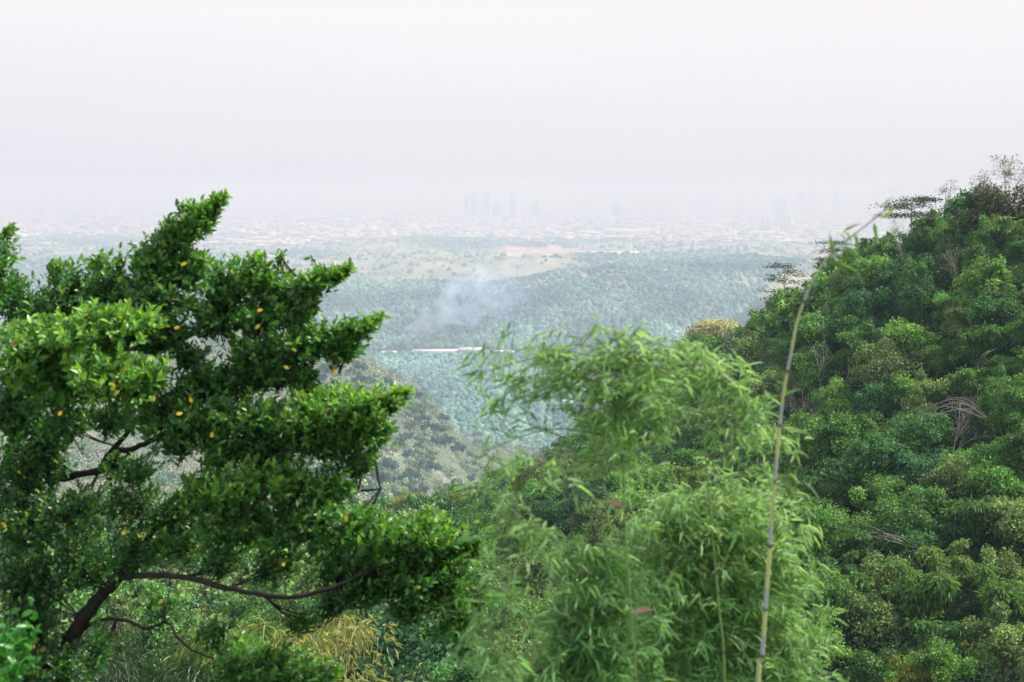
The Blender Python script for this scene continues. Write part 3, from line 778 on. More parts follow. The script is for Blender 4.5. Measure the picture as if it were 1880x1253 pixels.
# trees that stand out
def on_hill(px, py, h, Y): # a base whose top shows near py
    p = at(px, py, Y); z_ = ground(p[0], p[1])[0]; return np.array([p[0], p[1], z_ - .3])
def tall(px, pytop, Y, meshh):
    """base on the land at px, scale so that the top reaches pytop"""
    Y = Y * K
    p = at(px, pytop, Y); z_ = ground(p[0], p[1])[0] - .2; return np.array([p[0], p[1], z_]), max(.1, (p[2] - z_) / meshh)
p, s = tall(1442, 487, 425, 12); simple('tiered_tree', TT[0], p, s, 'small dark tree with flat tiers standing against the plain left of the tall cane', None, 'tree', (.05, .075, .035))
p, s = tall(1676, 366, 345, 10); simple('tiered_tree', TT[1], p, s, 'flat-topped umbrella tree on the ridge below the city towers', None, 'tree', (.06, .10, .04))
p, s = tall(1530, 445, 395, 11); simple('tiered_tree', TT[2], p, s, 'thin tiered tree on the ridge just right of the tall cane', None, 'tree', (.05, .10, .04))
p, s = tall(1570, 452, 375, 11); simple('tiered_tree', TT[0], p, s * .95, 'dark layered tree on the ridge between two paler crowns', None, 'tree', (.03, .08, .04))
p, s = tall(1792, 336, 332, 10.6); broad(p, s, None, 'tall bright green tree rising above the upper ridge', None, v=2, col=(.08, .22, .05), wide=.8)
p, s = tall(1860, 330, 318, 10.6); broad(p, s, None, 'large olive round-crowned tree at the top right of the ridge', None, v=5, col=(.075, .085, .04), wide=1.1)
p, s = tall(1735, 400, 335, 10.6); broad(p, s, None, 'small fresh green tree left of the tall bright one on the ridge', None, v=1, col=(.06, .15, .04), wide=.8)
p, s = tall(1632, 690, 255, 10.6); broad(p, s, None, 'bushy fresh green tree standing out in the middle of the right hillside', None, v=3, col=(.07, .19, .07))
p, s = tall(1274, 608, 512, 10.6); broad(p, s * .8, None, 'lone dark round bush at the left foot of the ridge line', None, v=4, col=(.035, .06, .03), name='round_bush')
p, s = tall(1318, 560, 520, 10.6); broad(p, s, None, 'pale yellow feathery tree behind the left foot of the ridge', None, v=0, col=(.44, .43, .25), wide=.9, name='yellow_tree')
p, s = tall(752, 892, 462, 10.6); broad(p, s * .95, None, 'pale lime green round tree between the dark leafy branch and the brown slope', None, v=2, col=(.34, .40, .12), wide=.9, name='lime_tree')
for px, py, Y_, lb in [(1688, 470, 320, 'bare grey shrub-like tree below the umbrella tree'), (1760, 520, 290, 'bare grey tree with upswept twigs below the bright green tree'),
                       (1605, 510, 345, 'bare pinkish tree on the upper slope right of the tall cane'), (1480, 650, 300, 'bare grey tree just right of the tall cane'),
                       (1590, 610, 290, 'bare grey tree above the bushy fresh green tree'), (1830, 500, 280, 'leaning bare tree with long pale stems near the right edge')]:
    p, s = tall(px, py, Y_, 10); simple('bare_tree', BT[int(rng.integers(0, 4))], p, s * 1.15, lb, None, 'tree')
# wispy leafless bamboo against the sky on the ridge
for px, py, Y_ in [(1742, 322, 345), (1800, 300, 335), (1856, 262, 330), (1872, 275, 326), (1640, 410, 372)]:
    p, s = tall(px, py, Y_, 10.4)
    r = empty('wispy_bamboo', p, {1742: 'wispy near-leafless bamboo at the left end of the ridge-top wisps', 1800: 'wispy near-leafless bamboo above the bright green ridge tree', 1856: 'tallest wispy near-leafless bamboo against the sky at the right',
                                  1872: 'wispy near-leafless bamboo against the sky at the right edge', 1640: 'faint dry bamboo wisps left of the umbrella tree'}[px], 'bamboo', s=s, rz=rng.uniform(0, 6))
    gs = Geo(); gl = Geo()
    for k_ in range(6):
        a = rng.uniform(0, 6.3); b_ = rng.uniform(.3, 1.3)
        sp = spline([(0, 0, 0), (.3 * b_ * math.cos(a), .3 * b_ * math.sin(a), 5), (b_ * math.cos(a), b_ * math.sin(a), 9 * rng.uniform(.8, 1.05)), (1.7 * b_ * math.cos(a), 1.7 * b_ * math.sin(a), 9.4 * rng.uniform(.8, 1))], 12)
        tube(gs, sp, np.linspace(.035, .01, 12), 3)
        for q in range(12):
            i_ = int(rng.integers(5, 12)); e = sp[i_] + rng.normal(0, .38, 3); tube(gs, [sp[i_], (sp[i_] + e) / 2, e], .010, 3)
            gl.add(*place(DIA, DT, e[None] + rng.normal(0, .12, (4, 3)), rng.normal(size=(4, 3)) - [0, 0, .5], rng.normal(size=(4, 3)), .28, .08), (1, 1, 1))
    part('stems', gs.mesh('stems', [m_pale]), r); part('leaves', gl.mesh('leaves', [m_leaf]), r, (.16, .15, .09))
# dry arching canes lying over the canopy
def canes(px0, py0, px1, py1, sag, Y_, n, label, pale=(1, 1, 1)):
    Y_ = Y_ * K; base_ = at(px0, py0, Y_); g = Geo(); r = empty('dry_cane_spray', base_, label, 'dead bamboo')
    for k_ in range(n):
        e = at(px1 + rng.normal(0, 16), py1 + rng.normal(0, 24), Y_ - 1) - base_; m_ = at((px0 + px1) / 2 + rng.normal(0, 8), (py0 + py1) / 2 - sag + rng.normal(0, 7), Y_ - 1.3) - base_
        sp = spline([(0, 0, 0), m_ * [1, 1, 1], e], 12); tube(g, sp, np.linspace(.015, .006, 12), 4)
        for q in range(5):
            i_ = int(rng.integers(5, 12)); tube(g, [sp[i_], sp[i_] + rng.normal(0, .25, 3)], .006, 3)
    part('stems', g.mesh('stems', [m_pale]), r)
canes(1822, 775, 1690, 760, 26, 228, 9, 'spray of pale dry canes arching left over the dark canopy')
canes(1690, 1010, 1580, 985, 16, 195, 5, 'thin pale canes arching over the lower bamboo clumps')
canes(1880, 970, 1750, 945, 12, 200, 3, 'few long dry canes near the right edge above the bamboo')
canes(1830, 640, 1775, 675, 10, 250, 2, 'two short pale canes slanting down at the right of the hillside')
# golden bamboo at bottom right and at the bottom left gap
def golden(px, py, Y_, s, label, col):
    p, ss = tall(px, py, Y_, 9)
    gs, gl = bamboo_clump(int(px), n=12, h=8.6, spread=3.0, leaves=2600, ll=.75, lw=.16)
    return simple('golden_bamboo', (gs, gl), p, ss, label, None, 'bamboo', col)
golden(1735, 1165, 168, 1, 'golden yellow bamboo clump at the bottom right', (.38, .34, .08))
golden(1660, 1210, 160, 1, 'lime green bamboo clump left of the golden one at the bottom', (.22, .28, .05))

# undergrowth under the forest
m_under = mat('undergrowth_leaves', (1, 1, 1), .7, .2, trans=.2, tint=True, tcol=(1.5, 1.5, .6))
def scrub(name, label, y0, y1, pxlo, pxhi, n, ls, hgt, cols, keep=lambda X, Y: X > -1e9):
    Y = np.sqrt(rng.uniform(y0 ** 2, y1 ** 2, n)); X = rng.uniform((pxlo - 940) / F, (pxhi - 940) / F, n) * Y
    k = keep(X, Y); X, Y = X[k], Y[k]; z = ground(X, Y); k = seen(X, Y, z + hgt); X, Y, z = X[k], Y[k], z[k]; n = len(X)
    # bushes: leaves gather in tufts
    hz = vnoise(X / 1.8, Y / 1.8, 5) * hgt * rng.uniform(.3, 1, n)
    P = np.stack([X, Y, z + hz], 1)
    V, T = place(DIA, DT, P, rand_dir(n), norm(rng.normal(size=(n, 3)) * .7 + [0, -.3, .8]), ls * rng.uniform(.6, 1.4, n), ls * rng.uniform(.4, .8, n))
    ci = (vnoise(X / 7, Y / 7, 15) * len(cols)).astype(int) % len(cols)
    c = np.array(cols)[ci] * rng.uniform(.8, 1.2, (n, 1))
    g = Geo(); g.add(V, T, np.repeat(c, 4, 0)); tag(g.build(name, m_under), label, 'undergrowth', kind='stuff')
scrub('undergrowth', 'low leafy undergrowth between the trees of the near slopes', 60 * K, 640 * K, -260, 2160, 620000, .75 * K, 5.5 * K,
      [(.045, .105, .032), (.065, .14, .036), (.08, .145, .04), (.04, .092, .036), (.056, .12, .04)])
scrub('dry_scrub', 'greyish brown dry scrub covering the far spur', 240, 1450, -400, 1000, 170000, 1.5, 3.0,
      [(.46, .45, .35), (.38, .43, .30), (.28, .38, .23), (.50, .47, .40), (.22, .34, .21)])
# trees on the brown spur
X, Y = poisson(600, 1350, 530, 900, 10.5, 9000); Z = ground(X, Y); k = seen(X, Y, Z + 4); X, Y, Z = X[k], Y[k], Z[k]
_o = np.argsort(np.hypot(X, Y))[:290]; X, Y, Z = X[_o], Y[_o], Z[_o]
# the rest of the spur's thin wood: one mass of small loose crowns
_ns = 12000; Ym = np.sqrt(rng.uniform(430 ** 2, 1500 ** 2, _ns)); Xm = rng.uniform(-.56, .40, _ns) * Ym
Zm = ground(Xm, Ym); _k = seen(Xm, Ym, Zm + 3) & (rng.random(_ns) < .35 + .65 * sstep(fbm(Xm / 60, Ym / 80, 88, 3), -.1, .1)); Xm, Ym, Zm = Xm[_k], Ym[_k], Zm[_k]; _ns = len(Xm); q_ = 150
_c = np.array([(.46, .43, .36), (.34, .38, .27), (.25, .35, .21), (.13, .23, .14), (.09, .18, .12), (.20, .31, .18), (.38, .39, .30)])[rng.integers(0, 7, _ns)] * rng.uniform(.8, 1.2, (_ns, 1))
_r = rng.uniform(2.2, 5.0, _ns) * (.6 + .4 * Ym / 1100); _d = rand_dir(_ns * q_).reshape(_ns, q_, 3); _d[..., 2] = np.abs(_d[..., 2]) * 1.3
_lump = 1 + .35 * np.sin(_d[..., 0] * 5 + Xm[:, None]) * np.sin(_d[..., 1] * 5 + Ym[:, None])
_P = np.stack([Xm, Ym, Zm + .2], 1)[:, None] + _d * (_r[:, None] * _lump * rng.uniform(.55, 1, (_ns, q_)))[..., None]
_V, _T = place(DIA, DT, _P.reshape(-1, 3), rand_dir(_ns * q_), norm(_d.reshape(-1, 3) + .5 * rng.normal(size=(_ns * q_, 3)) + [0, 0, .4]), np.repeat(_r * .30, q_) * rng.uniform(.6, 1.4, _ns * q_), np.repeat(_r * .22, q_))
g = Geo(); g.add(_V, _T, np.repeat(np.repeat(_c, q_, 0) * rng.uniform(.75, 1.25, (_ns * q_, 1)), 4, 0)); tag(g.build('spur_wood', m_under), 'pale thin woodland of small loose crowns on the far spur and beyond the ridge', 'forest', kind='stuff')

CRs = [crown_broad(700 + q, rx=4, rz=3.6, nb=10, n=900, ls=.95) for q in range(3)]
for x, y, z_ in zip(X, Y, Z):
    t = rng.random(); s = rng.uniform(.8, 1.6)
    if t < .3:
        simple('bare_tree', BT[int(rng.integers(0, 4))], (x, y, z_), s, 'pale leafless tree on the hazy brown spur', 'pale leafless trees on the hazy brown spur', 'tree')
    else:
        dark = t > .6
        r = empty('spur_tree', (x, y, z_), 'dark bluish green tree on the hazy brown spur' if dark else 'grey green tree on the hazy brown spur', 'tree',
                  ('dark bluish green' if dark else 'grey green') + ' trees on the hazy brown spur', s=s)
        part('trunk', TR[0], r); c = part('crown', CRs[int(rng.integers(0, 3))], r, (.06, .14, .09) if dark else (.30, .37, .24)); c.location = (0, 0, 3.6)

# ------------------------------------------------------------------ foreground broadleaf tree
m_treeleaf = mat('glossy_tree_leaf', (1, 1, 1), .34, .5, trans=.32, tint=True, tcol=(2.0, 1.9, .5))
m_treebark = mat('dark_bark', (.030, .025, .020), .9, .2, noise=(14, .4))
LEAF = leaf_template(.95, .85, .22, .15, .35, .72)
def lerp_depth(px): return 8.0
def fg_tree():
    base_ = at(60, 1700, 9.0); base_[2] = ground(base_[0], base_[1])[0]
    root = empty('broadleaf_tree', base_, 'large glossy-leaved tree with dark crooked limbs filling the left foreground', 'tree')
    O = base_
    # limbs in photo pixels + depth
    limbs = {
     'trunk': ([(60, 1700, 9.0), (80, 1420, 8.9), (120, 1210, 8.8), (165, 1120, 8.7), (215, 1062, 8.6)], .075, .036),
     'l2': ([(215, 1062, 8.6), (300, 1056, 8.0), (410, 1078, 7.5), (520, 1097, 7.3), (610, 1078, 7.3), (700, 1040, 7.4), (800, 1020, 7.5)], .034, .010),
     'l3': ([(140, 1160, 8.8), (190, 1138, 8.6), (235, 1140, 8.4), (270, 1154, 8.3), (308, 1144, 8.2), (335, 1180, 8.1), (390, 1208, 8.0), (470, 1215, 7.9)], .026, .008),
     'l1': ([(-60, 1300, 9.5), (-30, 1100, 9.4), (-20, 960, 9.3), (60, 892, 9.1), (140, 872, 9.0), (185, 862, 8.9), (200, 835, 8.8), (250, 822, 8.7), (310, 795, 8.6), (380, 770, 8.5), (520, 790, 8.2), (680, 770, 8.0)], .06, .012),
     'l4': ([(-20, 960, 9.3), (40, 760, 9.2), (120, 640, 9.0), (250, 540, 8.8), (330, 440, 8.6), (395, 375, 8.5)], .045, .006),
     'l5': ([(120, 640, 9.0), (260, 640, 8.9), (400, 600, 8.6), (520, 545, 8.3), (630, 497, 8.1)], .03, .005),
     'l6': ([(200, 835, 8.8), (300, 730, 8.7), (430, 690, 8.5), (560, 650, 8.2), (690, 585, 8.0)], .03, .005),
     'l7': ([(215, 1062, 8.6), (300, 960, 8.4), (430, 900, 8.2), (560, 905, 8.0), (700, 900, 7.8)], .03, .008),
     'l8': ([(40, 760, 9.2), (20, 620, 9.2), (8, 500, 9.1), (14, 425, 9.1)], .03, .005)}
    curves = []
    for nm, (c, r0, r1) in limbs.items():
        P = np.array([at(a, b, y) for a, b, y in c]); sp = spline(P, 6 * len(c)); n = len(sp)
        sp = sp + .004 * rng.normal(size=sp.shape)
        curves.append(sp)
        g = Geo(); tube(g, sp - O, np.linspace(r0, r1, n) * (1 if nm == 'trunk' else .62) * (1 + .07 * rng.normal(size=n)), 8)
        part('trunk' if nm == 'trunk' else 'limb', g.mesh(nm, [m_treebark]), root)
    allc = np.concatenate(curves)
    # leafy pads: px, py, rx, ry, depth, count weight, tone (0 shade .. 1 highlight, put into the leaf colour)
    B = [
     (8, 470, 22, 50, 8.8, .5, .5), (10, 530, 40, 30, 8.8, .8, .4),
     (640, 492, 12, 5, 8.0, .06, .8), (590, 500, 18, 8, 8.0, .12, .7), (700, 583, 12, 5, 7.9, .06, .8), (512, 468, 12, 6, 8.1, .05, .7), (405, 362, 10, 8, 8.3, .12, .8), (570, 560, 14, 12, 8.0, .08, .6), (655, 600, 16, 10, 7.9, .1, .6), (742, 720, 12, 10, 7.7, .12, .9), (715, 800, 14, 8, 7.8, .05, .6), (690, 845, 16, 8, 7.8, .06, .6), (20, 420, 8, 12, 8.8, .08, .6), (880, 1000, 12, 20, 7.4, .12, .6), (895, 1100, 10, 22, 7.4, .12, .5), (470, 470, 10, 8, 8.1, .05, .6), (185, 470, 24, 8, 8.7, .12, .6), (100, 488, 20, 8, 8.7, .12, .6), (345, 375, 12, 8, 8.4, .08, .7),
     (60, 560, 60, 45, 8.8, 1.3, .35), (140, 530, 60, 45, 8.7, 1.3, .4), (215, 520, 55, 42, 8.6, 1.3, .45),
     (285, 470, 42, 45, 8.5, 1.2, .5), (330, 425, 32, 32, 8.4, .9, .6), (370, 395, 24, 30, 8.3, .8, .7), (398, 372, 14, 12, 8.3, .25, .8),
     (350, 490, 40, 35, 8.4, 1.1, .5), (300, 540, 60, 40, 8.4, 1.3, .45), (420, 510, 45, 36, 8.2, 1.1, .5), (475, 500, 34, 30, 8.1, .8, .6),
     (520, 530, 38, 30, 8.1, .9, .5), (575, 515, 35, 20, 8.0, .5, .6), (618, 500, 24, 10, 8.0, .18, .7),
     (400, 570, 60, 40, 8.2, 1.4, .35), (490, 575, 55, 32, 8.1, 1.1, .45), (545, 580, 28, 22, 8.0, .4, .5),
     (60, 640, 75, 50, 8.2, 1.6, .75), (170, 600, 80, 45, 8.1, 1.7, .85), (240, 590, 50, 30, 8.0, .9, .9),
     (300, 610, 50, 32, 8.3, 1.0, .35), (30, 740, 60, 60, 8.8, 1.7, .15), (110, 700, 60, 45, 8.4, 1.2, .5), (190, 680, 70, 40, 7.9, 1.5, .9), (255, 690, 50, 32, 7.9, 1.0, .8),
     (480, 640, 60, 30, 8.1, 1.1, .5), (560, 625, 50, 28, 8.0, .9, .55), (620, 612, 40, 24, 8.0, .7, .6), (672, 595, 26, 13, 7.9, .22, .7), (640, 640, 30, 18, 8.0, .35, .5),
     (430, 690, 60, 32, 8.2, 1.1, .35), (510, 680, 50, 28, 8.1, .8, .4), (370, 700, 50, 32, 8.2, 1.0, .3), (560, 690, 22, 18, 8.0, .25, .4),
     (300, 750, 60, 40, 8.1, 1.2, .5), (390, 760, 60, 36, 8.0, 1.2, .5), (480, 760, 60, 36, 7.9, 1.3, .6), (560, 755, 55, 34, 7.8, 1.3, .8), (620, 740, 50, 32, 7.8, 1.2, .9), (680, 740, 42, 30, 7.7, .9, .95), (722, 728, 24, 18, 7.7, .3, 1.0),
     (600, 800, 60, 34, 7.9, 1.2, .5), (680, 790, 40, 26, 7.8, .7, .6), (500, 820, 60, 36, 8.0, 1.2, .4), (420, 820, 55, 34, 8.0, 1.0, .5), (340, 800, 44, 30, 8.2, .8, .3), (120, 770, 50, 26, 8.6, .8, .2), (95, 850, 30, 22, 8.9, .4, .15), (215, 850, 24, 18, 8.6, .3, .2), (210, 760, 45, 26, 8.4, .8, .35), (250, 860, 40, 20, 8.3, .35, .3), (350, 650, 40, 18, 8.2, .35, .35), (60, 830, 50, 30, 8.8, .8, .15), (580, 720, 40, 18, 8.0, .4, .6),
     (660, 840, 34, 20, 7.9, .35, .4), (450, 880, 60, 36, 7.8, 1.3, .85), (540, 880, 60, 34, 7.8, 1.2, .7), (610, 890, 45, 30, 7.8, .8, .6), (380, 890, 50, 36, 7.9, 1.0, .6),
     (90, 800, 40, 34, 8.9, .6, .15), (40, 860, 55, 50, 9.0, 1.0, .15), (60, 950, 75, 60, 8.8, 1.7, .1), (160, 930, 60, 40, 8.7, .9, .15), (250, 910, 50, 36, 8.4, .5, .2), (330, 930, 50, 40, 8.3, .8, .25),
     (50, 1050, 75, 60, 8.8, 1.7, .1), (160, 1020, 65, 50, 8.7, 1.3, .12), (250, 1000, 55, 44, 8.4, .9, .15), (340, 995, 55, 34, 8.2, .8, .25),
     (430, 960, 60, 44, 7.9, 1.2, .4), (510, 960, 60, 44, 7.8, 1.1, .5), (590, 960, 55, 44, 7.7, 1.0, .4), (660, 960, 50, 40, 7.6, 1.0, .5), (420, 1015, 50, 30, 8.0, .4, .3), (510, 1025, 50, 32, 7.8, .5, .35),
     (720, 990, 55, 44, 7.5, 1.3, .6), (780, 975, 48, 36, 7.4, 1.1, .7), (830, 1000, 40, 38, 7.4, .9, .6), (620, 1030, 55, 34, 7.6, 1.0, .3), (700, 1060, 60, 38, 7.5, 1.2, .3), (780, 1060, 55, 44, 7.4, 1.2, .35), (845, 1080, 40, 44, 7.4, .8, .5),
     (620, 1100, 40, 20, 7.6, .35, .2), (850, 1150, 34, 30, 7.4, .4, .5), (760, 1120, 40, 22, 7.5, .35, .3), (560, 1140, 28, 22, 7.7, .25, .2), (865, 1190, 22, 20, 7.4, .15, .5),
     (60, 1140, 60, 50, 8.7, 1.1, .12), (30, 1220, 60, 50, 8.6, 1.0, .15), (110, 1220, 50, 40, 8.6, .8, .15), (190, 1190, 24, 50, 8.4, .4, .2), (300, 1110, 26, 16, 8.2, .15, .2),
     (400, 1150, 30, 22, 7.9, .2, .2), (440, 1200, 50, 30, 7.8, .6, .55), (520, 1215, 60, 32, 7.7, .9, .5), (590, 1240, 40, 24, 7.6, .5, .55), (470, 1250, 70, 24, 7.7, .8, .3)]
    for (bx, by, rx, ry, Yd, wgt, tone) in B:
        g = Geo(); gt = Geo()
        C = at(bx, by, Yd) ; sx = rx / F * Yd; sz = ry / F * Yd; sy = max(sx, sz) * 1.1
        nt_ = int(100 * wgt)
        off = norm(rng.normal(size=(nt_, 3))) * (rng.random((nt_, 1)) ** .6) * (1.2 + .5 * (rng.random((nt_, 1)) < .10))
        tip = C + off * np.array([sx, sy, sz]) * 1.0
        near = allc[np.argmin(((allc[None] - C) ** 2).sum(-1), 1)[0] if False else int(np.argmin(((allc - C) ** 2).sum(-1)))]
        out = norm(C - near + np.array([.10, -.05, .10])); 
        tw = norm(out[None] * .5 + off * .6 + np.array([.38, -.05, .62]) + .34 * rng.normal(size=(nt_, 3)))
        ln = rng.uniform(.08, .18, nt_) * (.75 + .4 * min(1, ry / 36))
        st = tip - tw * ln[:, None]
        # twigs join their pad's stem
        for q in range(nt_):
            if q % 2 == 0:
                hub = C + (st[q] - C) * .35 + np.array([0, 0, -.25 * sz]); tube(gt, spline([hub - O, (hub + st[q]) / 2 - O + .01 * rng.normal(size=3), st[q] - O, tip[q] - O], 6), np.linspace(.005, .0016, 6), 3)
        hubs = [C + rng.normal(0, .3, 3) * [sx, sy, sz] for _ in range(3)]
        for hb in hubs:
            if np.linalg.norm(near - hb) < .9: tube(gt, spline([near - O, (near * .5 + hb * .5) - O + [0, 0, -.03], hb - O], 7), np.linspace(.006, .003, 7), 4)
        nl = 11
        s_ = np.tile(np.linspace(.12, 1.0, nl), nt_) ; qi = np.repeat(np.arange(nt_), nl); m = len(qi)
        P = st[qi] + tw[qi] * (ln[qi] * s_)[:, None]
        a_ = np.tile(np.arange(nl) * 2.4, nt_) + np.repeat(rng.uniform(0, 6.3, nt_), nl)
        ref = norm(np.cross(tw[qi], np.array([.3, 1., .1]))); r2 = np.cross(tw[qi], ref)
        rad_ = ref * np.cos(a_)[:, None] + r2 * np.sin(a_)[:, None]
        D_ = norm(rad_ * (1.15 - .75 * s_)[:, None] + tw[qi] * (.45 + .5 * s_)[:, None] + .22 * rng.normal(size=(m, 3)))
        N_ = norm(tw[qi] * .8 - rad_ * .5 + np.array([0, 0, .35]) + .3 * rng.normal(size=(m, 3)))
        L_ = rng.uniform(.024, .055, m) * (1.25 if bx < 260 and 560 < by < 760 else 1)
        V, T = place(LEAF, LT, P - O, D_, N_, L_, L_ * rng.uniform(.42, .52, m))
        dark_ = np.array([.034, .115, .034]); mid_ = np.array([.070, .215, .045]); fresh = np.array([.23, .44, .08])  # fresh is the painted highlight end, dark_ the painted shade end
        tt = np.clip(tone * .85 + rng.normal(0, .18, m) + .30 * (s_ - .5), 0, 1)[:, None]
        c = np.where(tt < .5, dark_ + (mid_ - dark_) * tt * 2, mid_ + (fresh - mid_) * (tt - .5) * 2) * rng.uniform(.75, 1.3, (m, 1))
        od = rng.random(m) < .045; c[od] = np.array([.30, .42, .09]) * rng.uniform(.6, 1.2, (int(od.sum()), 1))
        od = rng.random(m) < .008; c[od] = (.22, .15, .06)
        yl = rng.random(m) < .0003
        c[yl] = (.70, .50, .05)
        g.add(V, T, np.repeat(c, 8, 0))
        part('leaf_cluster', g.mesh('leaf_cluster', [m_treeleaf]), root)
        part('twigs', gt.mesh('twigs', [m_treebark]), root)
    # yellow leaves
    for (a, b) in [(473, 573), (477, 598), (333, 601), (208, 700), (219, 718), (283, 727), (349, 727), (229, 977), (254, 982), (303, 1099), (633, 943), (526, 1034), (66, 1182), (530, 681), (390, 794), (344, 483), (322, 757), (612, 678), (115, 752)]:
        for q in range(1):
            P = at(a + rng.normal(0, 2), b + rng.normal(0, 3), 7.45)
            g = Geo(); d_ = np.array([[rng.uniform(-1, 1), rng.uniform(-.4, .4), rng.uniform(-1, .2)]])
            g.add(*place(LEAF, LT, (P - O)[None], d_, np.array([[rng.uniform(-.3, .3), -1, .35]]), np.array([.038]), np.array([.02])), (rng.uniform(.55, .8), rng.uniform(.45, .55), .05))
            tube(g, [P - O, P - O + [.002, .03, .004], P - O + [0, .07, .01]], .001, 3, col=(.3, .25, .05))
            part('yellow_leaf', g.mesh('yellow_leaf', [m_treeleaf]), root)
fg_tree()

# bright shrub in the bottom left corner
def corner_shrub():
    Yd = 5.6; b = at(-40, 1500, Yd); b[2] = ground(b[0], b[1])[0]; root = empty('leafy_shrub', b, 'bright green out-of-focus leafy shrub in the bottom left corner', 'shrub')
    g = Geo(); C = at(0, 1210, Yd); n = 420
    P = C + rng.normal(size=(n, 3)) * [.055, .12, .075]
    D_ = norm(rng.normal(size=(n, 3)) + [.3, 0, .4]); L_ = rng.uniform(.035, .06, n)
    V, T = place(LEAF, LT, P - b, D_, rng.normal(size=(n, 3)) * .6 + [0, -.5, 1], L_, L_ * .5); g.add(V, T, np.repeat(np.array([[.05, .22, .03]]) * rng.uniform(.6, 1.3, (n, 1)), 8, 0))
    part('leaves', g.mesh('leaves', [m_treeleaf]), root)
    g = Geo()
    for q in range(9): tube(g, spline([(0, 0, -.2), (C - b) * .55 + rng.normal(0, .06, 3), C - b + rng.normal(0, .10, 3)], 12), np.linspace(.018, .003, 12), 5)
    part('stems', g.mesh('stems', [m_treebark]), root)
corner_shrub()

